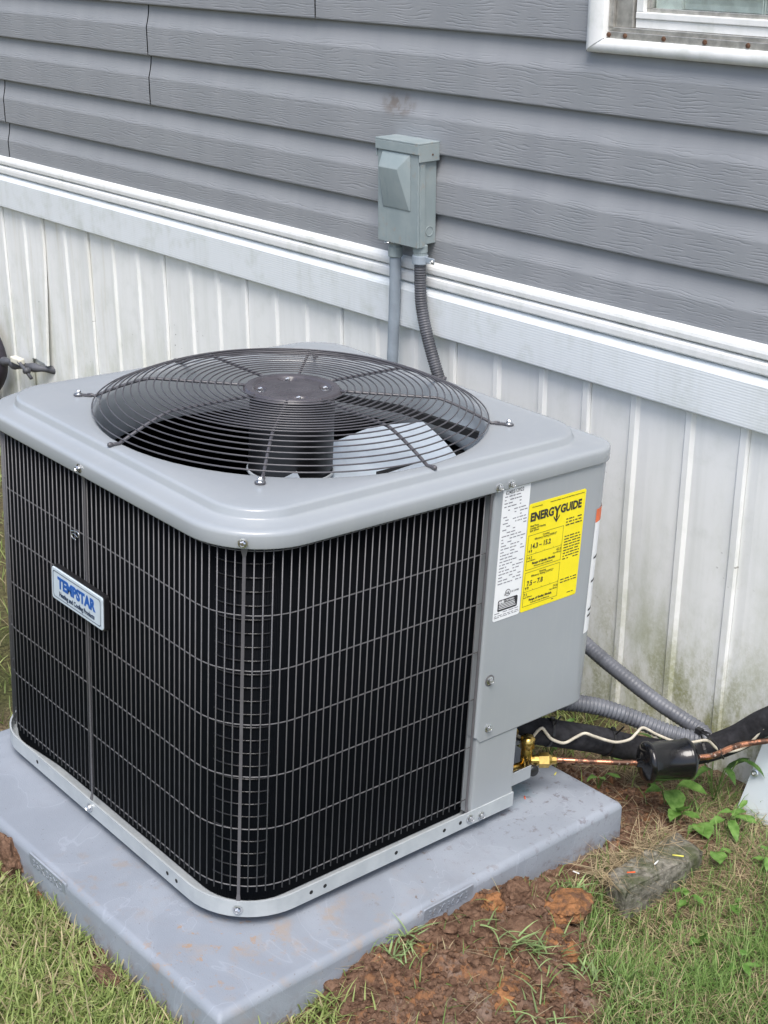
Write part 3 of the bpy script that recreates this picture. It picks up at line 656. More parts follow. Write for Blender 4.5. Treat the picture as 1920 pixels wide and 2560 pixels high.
def fit(s, x0, x1, zz, size, off):
    V_, F_ = text(s, size, off, .0001, 'LEFT'); a_ = min(v[0] for v in V_); b_ = max(v[0] for v in V_)
    part('lettering', ([(x0 + (v[0] - a_) / (b_ - a_) * (x1 - x0), -.0021 - v[2], zz + v[1]) for v in V_], F_), M['ink'], yl)
fit('ENERG', .5865, .6425, .5690, .0205, .0009); fit('GUIDE', .6590, .7115, .5690, .0205, .0009); fit('Y', .6420, .6595, .5640, .0275, .0011)
ar = [((.6430, .5655), (.6507, .5560)), ((.6584, .5655), (.6507, .5560))]
AV = []
for (ax_, az_), (bx_, bz_) in ar: AV.append(([(ax_, -.0021, az_ + .0018), (ax_, -.0021, az_ - .0018), (bx_, -.0021, bz_ - .0022), (bx_, -.0021, bz_ + .0022)], [(0, 1, 2, 3)]))
AV.append(bar(.6493, .6521, .5565, .570, -.0022)); part('arrow', join(*AV), M['ink'], yl)
pt('Heat Pump\nCooling and Heating\nSplit System', .5875, .5585, .0050, yl, sx=.9)
pt('U.S. Government', .588, .5925, .0035, yl); pt('Federal law prohibits removal of this label before consumer purchase', .716, .5935, .0030, yl, align='RIGHT')
for zo, a, b, lo, hi, ttl in ((.508, 'Cooling\nEfficiency Rating (SEER2)*', '14.3 – 15.2', '14.3', '42.0', 1), (.441, 'Heating\nEfficiency Rating (HSPF2)*', '7.5 – 7.8', '7.5', '14.6', 0)):
    x0, x1 = .5855, .6710; z1 = zo + .031 + .004; z0 = zo - .027
    part('ruled_box', join(bar(x0, x1, z1, z1 + .0007), bar(x0, x1, z0, z0 + .0007), bar(x0, x0 + .0007, z0, z1), bar(x1 - .0007, x1, z0, z1), bar(x0, x1, zo, zo + .0006), *[bar(x0 + (x1 - x0) * q, x0 + (x1 - x0) * q + .0006, zo, zo + .003) for q in (.25, .5, .75, .97)]), M['ink'], yl)
    pt(a, (x0 + x1) / 2, z1 - .0055, .0052, yl, align='CENTER'); pt(b, x0 + .006, z1 - .0245, .0125, yl, off=.0003, sx=.9)
    part('pointer', ([(x0 + .003, -.0021, zo + .0085), (x0 + .007, -.0021, zo + .0085), (x0 + .005, -.0021, zo + .003), (x0 + .008, -.0021, zo + .0085), (x0 + .012, -.0021, zo + .0085), (x0 + .010, -.0021, zo + .003)], [(0, 2, 1), (3, 5, 4)]), M['ink'], yl)
    pt(lo, x0 + .001, zo - .0075, .0070, yl); pt(hi, x1 - .001, zo - .0075, .0070, yl, align='RIGHT'); pt('Least Efficient', x0 + .001, zo - .0115, .0036, yl); pt('Most Efficient', x1 - .001, zo - .0115, .0036, yl, align='RIGHT')
    pt('Range of Similar Models', (x0 + x1) / 2, zo - .0185, .0058, yl, off=.0002, align='CENTER'); pt('Estimated range of efficiencies', (x0 + x1) / 2, zo - .0235, .0038, yl, align='CENTER')
def scribble(x0, x1, zs, par, h=.0016, mat='ink_grey', seed=1, fill=.75):
    r = random.Random(seed); L = []
    for zz in zs:
        x = x0
        while x < x1 - .002:
            l = r.uniform(.003, .012)
            if r.random() < fill: L.append(bar(x, min(x1, x + l), zz, zz + h))
            x += l + r.uniform(.001, .003)
    part('fine_print', join(*L), M[mat], par)
scribble(.676, .7165, [.5525, .547, .5415], yl, .0022, 'ink', 3, .97); scribble(.676, .7165, [.521 - .0052 * q for q in range(9)], yl, .0020, 'ink', 4, .97); scribble(.676, .7165, [.441, .436], yl, .0020, 'ink', 5, .95)
scribble(.645, .665, [.4105], yl, .0015, 'ink', 6); scribble(.69, .712, [.413], yl, .0015, 'ink', 8)
pt('E243512922', .5225, .6290, .0088, wl, sx=.95)
scribble(.521, .560, [.624 - .0058 * q for q in range(4)], wl, .0018, 'ink_grey', 11, .9)
scribble(.521, .5765, [.600 - .0056 * q for q in range(24)], wl, .0017, 'ink_grey', 12, .62)
part('certification_mark', join(tube([(.547 + .0058 * math.cos(t), -.0020, .452 + .0058 * math.sin(t)) for t in np.linspace(0, 2 * PI, 24)[:-1]], .0005, 5, False, True)), M['ink'], wl); pt('UL', .547, .4495, .0062, wl, align='CENTER', off=.0002); pt('C', .5385, .4480, .0045, wl); pt('US LISTED', .5555, .4505, .0040, wl)
bb = rlabel(.5255, .5720, .4300, .4400, -.0020, .002); bb = [(x, -.0020, zz) for x, zz in rrect(.5255, .4215, .5720, .4420, (.003,) * 4, 1, 4)]
part('certification_panel', (bb, [tuple(range(len(bb)))]), M['ink'], wl)
def ptw(s, x, zz, size, par, **k):
    m = plane_m((x, -.0023, zz), (1, 0, 0), (0, 0, 1)); return part('lettering', xf(text(s, size, k.get('off', 0), .0001, 'LEFT', .9), m), M['paper_white'], par)
ptw('AHRI', .5275, .4360, .0062, wl, off=.0003); ptw('CERTIFIED', .5425, .4365, .0050, wl)
LN = random.Random(5); part('fine_print', join(*[bar(.528, .528 + LN.uniform(.030, .041), .4335 - .0028 * q, .4347 - .0028 * q, -.0022) for q in range(4)]), M['paper_white'], wl)
scribble(.519, .577, [.418, .4135, .4105], wl, .0013, 'ink_grey', 15, .9)
# warning label round the bend of the panel
aa = np.linspace(1.5 * PI + .10, 1.5 * PI + 1.1, 8); rr = RR + .0017
part('warning_label', loops([[(W - RR + rr * math.cos(a), RR + rr * math.sin(a), zz) for a in aa] for zz in (.318, .555)], False), M['paper_white'], hp, True, label='white label with an orange head wrapped round the panel corner')
rr = RR + .0020
part('warning_header', loops([[(W - RR + rr * math.cos(a), RR + rr * math.sin(a), zz) for a in aa] for zz in (.530, .555)], False), M['orange_ink'], hp, True)
rr = RR + .0021
part('warning_print', join(*[loops([[(W - RR + rr * math.cos(a), RR + rr * math.sin(a), z0 + q) for a in aa[1:5]] for q in (0, .004)], False) for z0 in (.36, .348, .415, .46)]), M['ink'], hp)
# badge
bd = rrect(.349, .3965, .510, .4540, (.005,) * 4, 1, 5)
bo = [[(-.0012, y, zz) for y, zz in bd], [(-.0088, y, zz) for y, zz in bd], [(-.0098, y + (.0010 if y < .44 else -.0010), zz + (.0010 if zz < .425 else -.0010)) for y, zz in bd]]
bp = part('badge', loops(bo, True, True, True), M['badge'], hp, label='pale name plate on the wire grille')
part('badge_back', loops([[(.0015, y, zz) for y, zz in rrect(.346, .3955, .509, .4565, (.005,) * 4, 1, 4)], [(-.0075, y, zz) for y, zz in rrect(.346, .3955, .509, .4565, (.005,) * 4, 1, 4)]], True, True, True), M['black_plastic'], hp)
br = [rrect(.349 + q, .3965 + q, .510 - q, .4540 - q, (.0045,) * 4, 1, 5) for q in (.0052, .0064)]
part('badge_border', loops([[(-.0101, y, zz) for y, zz in b_] for b_ in br]), M['navy_ink'], bp)
def bt(s, y, zz, size, mat, off, sx, sp=1.0):
    m = plane_m((-.0101, y, zz), (0, -1, 0), (0, 0, 1)); part('lettering', xf(text(s, size, off, .0002, 'CENTER', sx, sp), m), M[mat], bp)
bt('TEMPSTAR', .4305, .4225, .0265, 'blue_ink', .0013, .93, 1.0); bt('Heating and Cooling Products', .4295, .4075, .0118, 'navy_ink', .0003, .78)
# bent wire clip caught in the grille
clip = [(-.0005, .459, .531), (.0015, .452, .532), (.0015, .444, .5335), (.0015, .438, .5325), (.0015, .4365, .528), (.0015, .441, .525), (.0015, .448, .527), (.0015, .456, .5265), (.0015, .460, .522), (.0015, .455, .5185), (.0015, .447, .5185)]
top('wire_clip', tube(crom(clip, 6), .0009, 6), M['zinc'], 'small bright bent wire clip caught on the black grille above the name plate', 'clip', True)

# fan guard, motor, blades
ZF, ZE, RB = .7285, .6905, .258
def gzr(r): return ZF if r <= RB - .012 else (ZF - (ZF - ZE) * sm_lin(r))
def sm_lin(r):
    t = max(0, (r - (RB - .012)) / (.343 - RB + .012)); return t ** 1.25
nrad, nang = 26, 96; hubV = []
slots = [(.056, math.radians(a)) for a in (62, 152, 242, 332)]
def hubz(x, y):
    r = math.hypot(x, y); zz = ZF - .0005
    zz -= .0035 * sm(.070, .064, r) ; zz += .0015 * sm(.045, .03, r)
    for sr, sa in slots:
        px, py = sr * math.cos(sa), sr * math.sin(sa); q = math.hypot((x - px), (y - py))
        u = (x - px) * math.cos(sa) + (y - py) * math.sin(sa); v_ = -(x - px) * math.sin(sa) + (y - py) * math.cos(sa)
        e = math.hypot(max(0, abs(v_) - .006), u); zz -= .007 * sm(.0095, .0065, e)
    zz -= .006 * sm(.080, .085, r); return zz
R = [[(cx + r * math.cos(2 * PI * j / nang), cy + r * math.sin(2 * PI * j / nang), hubz(r * math.cos(2 * PI * j / nang), r * math.sin(2 * PI * j / nang))) for j in range(nang)] for r in np.linspace(.0005, .0855, 46)]
fg = part('fan_guard', loops(R), M['hub'], hp, True)
for sr, sa in slots: link('nut', SCREW, fg, Matrix.Translation((cx + sr * math.cos(sa), cy + sr * math.sin(sa), ZF - .0085)) @ Matrix.Scale(.95, 4))
for r in [.0935 + .01285 * q for q in range(20)]:
    zz = gzr(r)
    part('guard_ring', tube([(cx + r * math.cos(t), cy + r * math.sin(t), zz) for t in np.linspace(0, 2 * PI, 97)[:-1]], .00126, 6, False, True), M['guard'], fg, True)
for q in range(8):
    a = q * PI / 4; d = Vector((math.cos(a), math.sin(a), 0)); c0 = Vector((cx, cy, 0))
    rs = list(np.linspace(.076, RB - .014, 8)) + list(np.linspace(RB - .006, .343, 8))
    P = [c0 + d * r + Vector((0, 0, gzr(r) - .0035)) for r in rs]
    if q % 2: P += [c0 + d * .350 + Vector((0, 0, ZE - .0015)), c0 + d * .356 + Vector((0, 0, ZE - .0022))]
    else: P += [c0 + d * .350 + Vector((0, 0, ZE - .0025)), c0 + d * .359 + Vector((0, 0, ZE - .0028))]
    s = part('guard_spoke', tube(P, .0028 if q % 2 == 0 else .0026, 8), M['guard'], fg, True)
    if q % 2:
        m = plane_m(c0 + d * .364 + Vector((0, 0, ZE - .0032)), d, (-d.y, d.x, 0))
        part('guard_tab', join(xf(bbox(-.016, .004, -.0045, .0045, -.0011, .0011, w=.0005), m), lathe([(.0085, -.0011), (.0085, .0011)], 16, True, True, Matrix.Translation(c0 + d * .372 + Vector((0, 0, ZE - .0035))))), M['guard'], fg)
        screw(hp, tuple(c0 + d * .372 + Vector((0, 0, ZE - .0024))), (0, 0, 1), .9)
    else:
        part('spoke_end', lathe([(.001, -.005), (.0034, -.003), (.0042, 0), (.0034, .004), (.001, .0055)], 10, True, True, zto(d, tuple(c0 + d * .3585 + Vector((0, 0, ZE - .0022))))), M['guard'], fg, True)
part('fan_motor', lathe([(.060, .716), (.0715, .712), (.0735, .700), (.0735, .588), (.070, .583), (.0745, .580), (.0745, .572), (.05, .568), (.012, .566), (.012, .53)], 40, False, True, Matrix.Translation((cx, cy, 0))), M['motor'], hp, True)
part('motor_rim', lathe([(.0742, .5815), (.0765, .5805), (.0768, .5765), (.0745, .5755)], 40, False, False, Matrix.Translation((cx, cy, 0))), M['pan'], hp, True)
fb = part('fan_hub', lathe([(.012, .560), (.035, .556), (.060, .548), (.060, .540), (.02, .535)], 24, True, True, Matrix.Translation((cx, cy, 0))), M['aluminium'], hp, True)
def blade(ac):
    R = []
    for i in range(15):
        r = .055 + (.312 - .055) * i / 14; row = []
        h0 = math.radians(37 - 2 * max(0, i - 9)); 
        for j in range(13):
            t = j / 12 * 2 - 1; a = ac + t * h0
            zz = .585 + .026 * t * (.5 + .5 * r / .312) - .008 * (1 - t * t)
            row.append((cx + r * math.cos(a), cy + r * math.sin(a), zz))
        R.append(row)
    part('fan_blade', loops(R, False), M['aluminium'], hp, True)
blade(math.radians(-27)); blade(math.radians(203))
part('wiring_channel', tube([(.455, .370, .709), (.53, .265, .700), (.605, .150, .672)], .0085, 4), M['motor'], hp)

# ------------------------------------------------------------------ equipment pad
pd = thing('equipment_pad', 'blue grey plastic equipment pad with rounded edges and soil smears', 'equipment pad', (PO.x + .457, PO.y + .457, -.086))
PM = Matrix.Translation((PO.x, PO.y, 0)) @ Matrix.Rotation(PY, 4, 'Z')
def pring(ins, zz, r=.006): return [tuple(PM @ Vector((x, y, zz))) for x, y in rrect(ins, ins, PDIM - ins, PDIM - ins, (max(.004, r),) * 4, 24, 5)]
L = [pring(-.0035, -.088), pring(-.0032, -.086), pring(-.0012, -.0135), pring(-.0009, -.0110), pring(.0008, -.0072), pring(.0030, -.0038), pring(.0060, -.0016), pring(.0090, -.0003), pring(.0105, .0), pring(.0135, .0), pring(.20, .0), pring(.40, .0)]
part('slab', loops(L, True, True, True), M['pad'], pd, True)
for side in (0, 1):
    if side == 0: c0 = (.4690, .4145 - .0, 0); 
    m = PM @ (plane_m((.462, -.0016, -.0165), (1, 0, 0), (0, -.10, 1)) if side == 0 else plane_m((-.0016, .4685, -.0165), (0, -1, 0), (-.10, 0, 1)))
    fr_ = [[(x, y, .0) for x, y in rrect(-.056 - q, -.0135 - q, .056 + q, .0135 + q, (.003 + q,) * 4, 1, 4)] for q in (0, .0015)]
    plate = [(x, y, .0008) for x, y in rrect(-.0565, -.0140, .0565, .0140, (.003,) * 4, 1, 4)]
    pb = part('size_plate', xf(join(loops([[(x * 1.03, y * 1.06, -.002) for x, y, _ in plate], plate], True, False, True)), m), M['pad'], pd)
    part('embossed_lettering', xf(text('36 X 36 X 3', .0215, .0003, .0005, 'CENTER', .82, 1.05), m @ Matrix.Translation((0, -.0075, .0012))), M['pad'], pb)

# ------------------------------------------------------------------ refrigerant lines
ll = thing('liquid_line', 'copper liquid line with a glossy black filter drier canister', 'pipe', (.9, -.1, .0))
D0 = Vector((.833, -.098, .073)); D1 = Vector((.934, -.150, .073)); dv = (D1 - D0).normalized()
part('copper_pipe', tube(crom([(.700, .012, .075), (.735, -.018, .0745), (.79, -.064, .0735), tuple(D0 + dv * .004)], 8), .0052, 12), M['copper'], ll, True)
part('copper_pipe', tube(crom([tuple(D1 - dv * .004), (.965, -.166, .075), (1.02, -.178, .082), (1.07, -.205, .088), (1.12, -.235, .092), (1.17, -.27, .10), (1.24, -.31, .10)], 8), .0058, 12), M['copper'], ll, True)
A = zto(dv, tuple(D0)); LL = (D1 - D0).length
part('filter_drier', lathe([(.0075, -.004), (.009, .004), (.022, .0065), (.033, .010), (.0378, .015), (.0386, .0185), (.0378, .022), (.0362, .024), (.0362, LL - .024), (.0378, LL - .022), (.0386, LL - .0185), (.0378, LL - .015), (.033, LL - .010), (.020, LL - .006), (.009, LL - .003), (.0075, LL + .005)], 36, True, True, A), M['black_gloss'], ll, True)
il = thing('insulated_line', 'thick black foam insulated suction line lying behind the filter canister', 'pipe', (.9, .0, -.02))
IP = crom([(.655, .108, .118), (.697, .085, .111), (.725, .070, .1), (.775, .044, .087), (.848, .010, .065), (.913, -.020, .040), (.975, -.056, .025), (1.032, -.092, .027), (1.074, -.138, .060), (1.102, -.178, .105), (1.135, -.235, .15), (1.19, -.29, .17), (1.26, -.34, .18)], 8)
part('foam_sleeve', tube(IP, .0255, 18), M['foam'], il, True)
def tie(P, i, r):
    p = P[i]; t = (P[i + 1] - P[i - 1]).normalized(); m = zto(t, tuple(p))
    part('cable_tie', join(lathe([(r, -.0024), (r + .0013, -.0024), (r + .0013, .0024), (r, .0024)], 24, False, False, m), xf(bbox(-.004, .004, r - .001, r + .006, -.004, .004, w=.001), m), xf(box(-.0012, .0004, r + .003, r + .03, -.0015, .0015), m @ Matrix.Rotation(.5, 4, 'Z'))), M['black_plastic'], il)
for i in (21, 34, 57): tie(IP, i, .0258)
wpts = [(.662, .072, .118), (.671, .063, .115), (.68, .058, .106), (.698, .049, .101), (.71, .043, .116), (.717, .039, .121), (.725, .035, .11), (.736, .029, .096), (.758, .018, .086), (.778, .008, .096), (.792, 0, .103), (.809, -.008, .095), (.835, -.022, .083), (.853, -.031, .078), (.874, -.042, .082), (.888, -.045, .092), (.905, -.046, .098), (.93, -.060, .082), (.958, -.085, .068), (.982, -.098, .064), (1.003, -.115, .070), (1.015, -.121, .066), (1.027, -.131, .052), (1.043, -.140, .044), (1.061, -.160, .052), (1.072, -.175, .072), (1.080, -.185, .096), (1.085, -.192, .105), (1.098, -.200, .098), (1.12, -.215, .105), (1.15, -.25, .12)]
top('control_wire', tube(crom(wpts, 6), .0029, 8), M['wire_white'], 'thin off white control wire zigzagging along the black foam line', 'wire', True)
tt = thing('zip_tie', 'long black zip tie bundling conduit and copper line past the canister', 'cable tie', (1.03, -.1, .04))
part('tie_strap', join(tube(crom([(1.026, -.084, .070), (1.016, -.112, .075), (.994, -.150, .082), (.978, -.172, .078), (.985, -.176, .066)], 6), .0021, 5), tube(crom([(1.026, -.084, .070), (1.05, -.098, .060), (1.052, -.128, .05), (1.045, -.137, .035)], 6), .0022, 5)), M['black_plastic'], tt)
part('tie_head', bbox(1.019, 1.031, -.095, -.082, .066, .076, w=.001), M['black_plastic'], tt)

# ------------------------------------------------------------------ tap and hose by the pulled skirting edge
fa = thing('outdoor_tap', 'old metal garden tap poking out under the pulled skirting edge', 'tap', (-.04, 2.65, .15), HM)
part('pipe', join(tube(crom([(.02, 2.57, .150), (-.03, 2.62, .155), (-.05, 2.69, .152), (-.055, 2.76, .146), (-.058, 2.84, .138)], 6), lambda i: .0125 + .003 * math.sin(i * .9), 12), lathe([(.017, -.012), (.019, 0), (.017, .012)], 14, True, True, zto((0, 1, -.1), (-.055, 2.752, .146)))), M['flex_dark'], fa, True)
part('handle', join(tube([(-.066, 2.625, .128), (-.070, 2.655, .150), (-.073, 2.69, .172)], .006, 8), lathe([(.010, 0), (.010, .02)], 10, True, True, zto((-1, 0, .1), (-.06, 2.645, .15)))), M['flex_dark'], fa, True)
part('tape', bevel(box(-.078, -.055, 2.68, 2.74, .160, .180), .004, 2), M['tape'], fa)
hs = [(-.10, 2.885 + .06 * (1 - math.cos(t)) - .00, .03 + .21 * math.sin(t)) for t in np.linspace(-.6, PI - .4, 24)]
hs = [(-.06, 2.850 + .20 * ((zz - .13) / .17) ** 2, zz) for zz in np.linspace(-.06, .34, 24)]
top('garden_hose', tube(hs, .026, 14), M['hose'], 'dark bowed hose hanging beside the old tap', 'hose', True, frame=HM)

# ------------------------------------------------------------------ block, sheet metal, soil lumps
def lump(loc, s, seed, sub=3, amp=.35, fq=1.6):
    bm = bmesh.new(); bmesh.ops.create_icosphere(bm, subdivisions=sub, radius=1)
    for v in bm.verts:
        p = v.co.copy(); d = 1 + amp * mnoise.noise(p * fq + Vector((seed * 3.1, 0, 0))) + amp * .55 * mnoise.noise(p * fq * 2.7 + Vector((0, seed, 0))) + amp * .28 * mnoise.noise(p * fq * 6 + Vector((0, 0, seed)))
        v.co = Vector((p.x * s[0], p.y * s[1], p.z * s[2])) * d + Vector(loc)
    r = [tuple(v.co) for v in bm.verts], [tuple(v.index for v in f.verts) for f in bm.faces]; bm.free(); return r
bm = bmesh.new(); bmesh.ops.create_cube(bm, size=1); bmesh.ops.subdivide_edges(bm, edges=bm.edges, cuts=26, use_grid_fill=True)
qc = [Vector(p) for p in ((.655, -.238, 0), (.870, -.243, 0), (.882, -.168, 0), (.670, -.178, 0))]
for v in bm.verts:
    p = v.co * 2; m_ = sorted((abs(p.x), abs(p.y), abs(p.z))); e_ = sm(.80, 1.0, m_[1])          # how near an edge
    u_, w_, h_ = (p.x + 1) / 2, (p.y + 1) / 2, (p.z + 1) / 2
    q = qc[0].lerp(qc[1], u_).lerp(qc[3].lerp(qc[2], u_), w_); q.z = -.130 + .084 * h_ - .004 * u_ * h_
    n_ = Vector((p.x if abs(p.x) > .99 else 0, p.y if abs(p.y) > .99 else 0, p.z if abs(p.z) > .99 else 0)).normalized()
    chip = max(0, mnoise.noise(q * 34 + Vector((3, 1, 2))) + .25) * .011 * e_ + .003 * e_
    v.co = q + n_ * (mnoise.noise(q * 22) * .0028 + mnoise.noise(q * 75) * .0022 + mnoise.noise(q * 190) * .0010 - chip)
bm.verts.index_update(); r = [tuple(v.co) for v in bm.verts], [tuple(v.index for v in f.verts) for f in bm.faces]; bm.free()
top('concrete_block', r, M['concrete'], 'mossy weathered concrete block half sunk in the grass beyond the pad', 'concrete block', True)
R = []
for i in range(9):
    t = i / 8; row = []
    for j in range(9):
        s_ = j / 8; x = 1.066 + .055 * t - .03 * s_ + .012 * math.sin(3 * s_ + t * 2); y = -.168 - .05 * t * (1 - s_) - .42 * s_ + (.03 * t); zz = -.085 + .255 * t + .02 * math.sin(2.5 * s_ + 1) * t
        row.append((x, y, zz))
    R.append(row)
sm_ = thing('sheet_metal', 'bent pale sheet metal scrap leaning by the skirting at the grass edge', 'sheet metal', (1.06, -.3, -.085))
part('bent_sheet', loops(R, False), M['galv'], sm_, True); screw(sm_, (1.083, -.186, .005), (-.9, -.2, .3), .9)

clods = [((.540, -.205, -.046), (.055, .034, .015), 'clay', 'large orange clay clod on the dug soil near the concrete block'),
         ((.262, -.150, -.050), (.040, .022, .022), 'clay', 'orange clay clod against the pad near its front corner'),
         ((.455, -.262, -.052), (.035, .045, .018), 'clay', 'half buried orange brown clod in the middle of the dug soil'),
         ((.30, -.285, -.060), (.050, .030, .018), 'clay', 'flat orange streaked clod among grass blades in the dug soil'),
         ((.470, -.150, -.028), (.026, .022, .026), 'soil', 'tall dark crumbly clod leaning on the pad side'),
         ((.430, -.140, -.036), (.024, .020, .020), 'clay', 'small rusty clod beside the tall dark clod at the pad side'),
         ((.415, -.215, -.042), (.050, .040, .022), 'soil', 'wide dark brown clod at the heart of the dug soil'),
         ((.365, -.165, -.040), (.036, .026, .022), 'soil', 'dark clod below the embossed size plate on the pad'),
         ((.53, -.150, -.046), (.028, .02, .016), 'soil', 'brown clod at the pad foot behind the large orange clod'),
         ((.350, -.240, -.058), (.04, .03, .016), 'soil', 'low brown clod in front of the wide dark clod'),
         ((-.132, .475, -.050), (.026, .044, .036), 'soil', 'dark turf clod beside the pad on the lawn side'),
         ((-.150, .12, -.060), (.016, .026, .010), 'soil', 'small brown clod in the lawn beside the pad corner'),
         ((.20, -.215, -.062), (.03, .03, .014), 'soil', 'brown clod among straw near the pad front corner')]
for i, (l, s, mt, lb) in enumerate(clods): top('soil_clod', lump(l, s, i + 1, 4, .16 if i in (3, 6, 9) else .35), M[mt], lb, 'soil clod', False, 'clods of dug soil')

# ------------------------------------------------------------------ small soil crumbs, straw, grass (stuff)
def scatter(cnt, f, xr, yr):
    out = []
    while len(out) < cnt:
        x = random.uniform(*xr); y = random.uniform(*yr); u, v = padloc(x, y)
        if -.003 < u < PDIM + .003 and -.003 < v < PDIM + .003: continue
        if x > 1.13: continue
        if random.random() < f(x, y): out.append((x, y))
    return out
ico = bmesh.new(); bmesh.ops.create_icosphere(ico, subdivisions=1, radius=1); IV = np.array([v.co[:] for v in ico.verts]); IF = np.array([[v.index for v in f.verts] for f in ico.faces]); ico.free()
ico2 = bmesh.new(); bmesh.ops.create_icosphere(ico2, subdivisions=2, radius=1); IV2 = np.array([v.co[:] for v in ico2.verts]); IF2 = np.array([[v.index for v in f.verts] for f in ico2.faces]); ico2.free()
VV = []; FF = []; nvt = 0
for k, (x, y) in enumerate(scatter(5200, lambda x, y: soilmask(x, y) ** 2, (-.25, 1.1), (-.55, .7)) + scatter(150, lambda x, y: soilmask(x, y) ** 3, (.0, .75), (-.52, -.05))):
    big = k >= 5200; B, Fq = (IV2, IF2) if big else (IV, IF)
    s = random.uniform(.006, .014) if big else .0013 + .0052 * random.random() ** 2.2
    sd = random.random() * 50
    rad_ = np.array([1 + .45 * mnoise.noise(Vector(p) * 1.4 + Vector((sd, 0, 0))) + (.3 * mnoise.noise(Vector(p) * 3.4 + Vector((0, sd, 0))) if big else 0) for p in B])[:, None] if big else 1 + .6 * (rng.random((len(B), 1)) - .5)
    q = B * s * rad_ * (1 + .5 * (rng.random(3) - .5)); q[:, 2] *= .45 if big else .8
    VV.append(q + np.array([x, y, gz(x, y) + s * (.12 if big else .3)])); FF.append(Fq + nvt); nvt += len(B)
VV = np.concatenate(VV); FF = np.concatenate(FF)
tagk(part('soil_crumbs', (VV.tolist(), FF.tolist()), M['soil'], None), 'stuff')

def blades(name, pts, lenf, widf, colf, lean, curl, segs=3, lift=.0, mat='blade'):
    n = len(pts); P = np.array(pts); zz = np.array([gz(x, y) if (x < 1.3 and -1.1 < y < 1.2) else -.074 for x, y in pts]) + lift
    az = rng.random(n) * 2 * PI; L = lenf(n); wd = widf(n); le = lean(n); cu = curl(n)
    col = colf(P, n); V = np.zeros((n, 2 * segs + 1, 3)); pos = np.stack([P[:, 0], P[:, 1], zz], 1); th = le.copy()
    side = np.stack([-np.sin(az), np.cos(az), np.zeros(n)], 1); tw = (rng.random(n) - .5) * 1.2
    for k in range(segs + 1):
        w_ = wd * (1 - (k / segs) ** 1.6) * .5
        if k < segs:
            sd = side * np.cos(tw)[:, None] + np.array([0, 0, 1]) * np.sin(tw)[:, None] * .5
            V[:, 2 * k] = pos - sd * w_[:, None]; V[:, 2 * k + 1] = pos + sd * w_[:, None]
        else: V[:, 2 * k] = pos
        d = np.stack([np.cos(az) * np.sin(th), np.sin(az) * np.sin(th), np.cos(th)], 1); pos = pos + d * (L / segs)[:, None]; th = np.minimum(th + cu / segs, 1.75)
        az = az + (rng.random(n) - .5) * .25
        pos[:, 2] = np.maximum(pos[:, 2], zz + .001)
    nv = 2 * segs + 1; F = []
    base = np.arange(n) * nv; quads = np.concatenate([np.stack([base + 2 * k, base + 2 * k + 1, base + 2 * k + 3, base + 2 * k + 2], 1) for k in range(segs - 1)]); tris = np.stack([base + 2 * segs - 2, base + 2 * segs - 1, base + 2 * segs], 1)
    me = bpy.data.meshes.new(name); me.vertices.add(n * nv); me.vertices.foreach_set('co', V.reshape(-1))
    li = np.concatenate([quads.reshape(-1), tris.reshape(-1)]); me.loops.add(len(li)); me.loops.foreach_set('vertex_index', li.astype(np.int32))
    npoly = len(quads) + len(tris); ls = np.concatenate([np.arange(len(quads)) * 4, len(quads) * 4 + np.arange(len(tris)) * 3]); me.polygons.add(npoly); me.polygons.foreach_set('loop_start', ls.astype(np.int32))
    me.update(calc_edges=True); me.validate()
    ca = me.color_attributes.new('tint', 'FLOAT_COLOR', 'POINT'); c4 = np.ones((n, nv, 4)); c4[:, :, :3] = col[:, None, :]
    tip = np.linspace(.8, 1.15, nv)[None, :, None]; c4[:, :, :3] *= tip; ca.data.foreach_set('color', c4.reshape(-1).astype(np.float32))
    me.materials.append(M[mat]); me.polygons.foreach_set('use_smooth', [True] * npoly); return tagk(link(name, me), 'stuff')
def lawn_d(x, y):
    s = soilmask(x, y); d = 1 - .97 * s
    if x > .62: d *= .18 + .6 * sm(-.20, -.42, y)
    elif x > .1: d *= .75
    d *= .6 + .8 * max(0, .5 + nz2(x, y, 14, 8))
    return d
def greens(P, n):
    t = rng.random(n)[:, None]; u = rng.random(n); c = np.array([.16, .23, .055]) * (1 - t) + np.array([.40, .47, .17]) * t
    straw = np.array([.46, .40, .23]) * (.7 + .5 * rng.random((n, 1)))
    right = (P[:, 0] > .15) & (P[:, 1] < -.05)
    gm = np.array([.10, .19, .04]) * (1 - t) + np.array([.26, .38, .12]) * t; c = np.where(right[:, None], gm, c)
    pat = np.array([nz2(x, y, 10, 40) for x, y in P]); return np.where((u < .20 + .35 * pat)[:, None], straw, c)
U = lambda a, b, p=1: (lambda n: a + (b - a) * rng.random(n) ** p)
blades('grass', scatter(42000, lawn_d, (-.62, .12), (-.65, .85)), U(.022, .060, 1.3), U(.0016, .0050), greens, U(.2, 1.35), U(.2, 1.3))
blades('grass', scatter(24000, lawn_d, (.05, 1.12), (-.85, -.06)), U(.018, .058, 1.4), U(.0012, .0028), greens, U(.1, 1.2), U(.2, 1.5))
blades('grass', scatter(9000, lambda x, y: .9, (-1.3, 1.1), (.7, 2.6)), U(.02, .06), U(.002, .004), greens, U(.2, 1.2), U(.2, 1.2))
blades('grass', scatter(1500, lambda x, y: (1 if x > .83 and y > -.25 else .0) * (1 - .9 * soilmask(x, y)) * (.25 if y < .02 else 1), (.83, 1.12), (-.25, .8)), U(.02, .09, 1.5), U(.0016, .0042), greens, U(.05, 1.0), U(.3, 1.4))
def strawc(P, n): return np.array([.50, .40, .25]) * (.45 + .75 * rng.random((n, 1)))
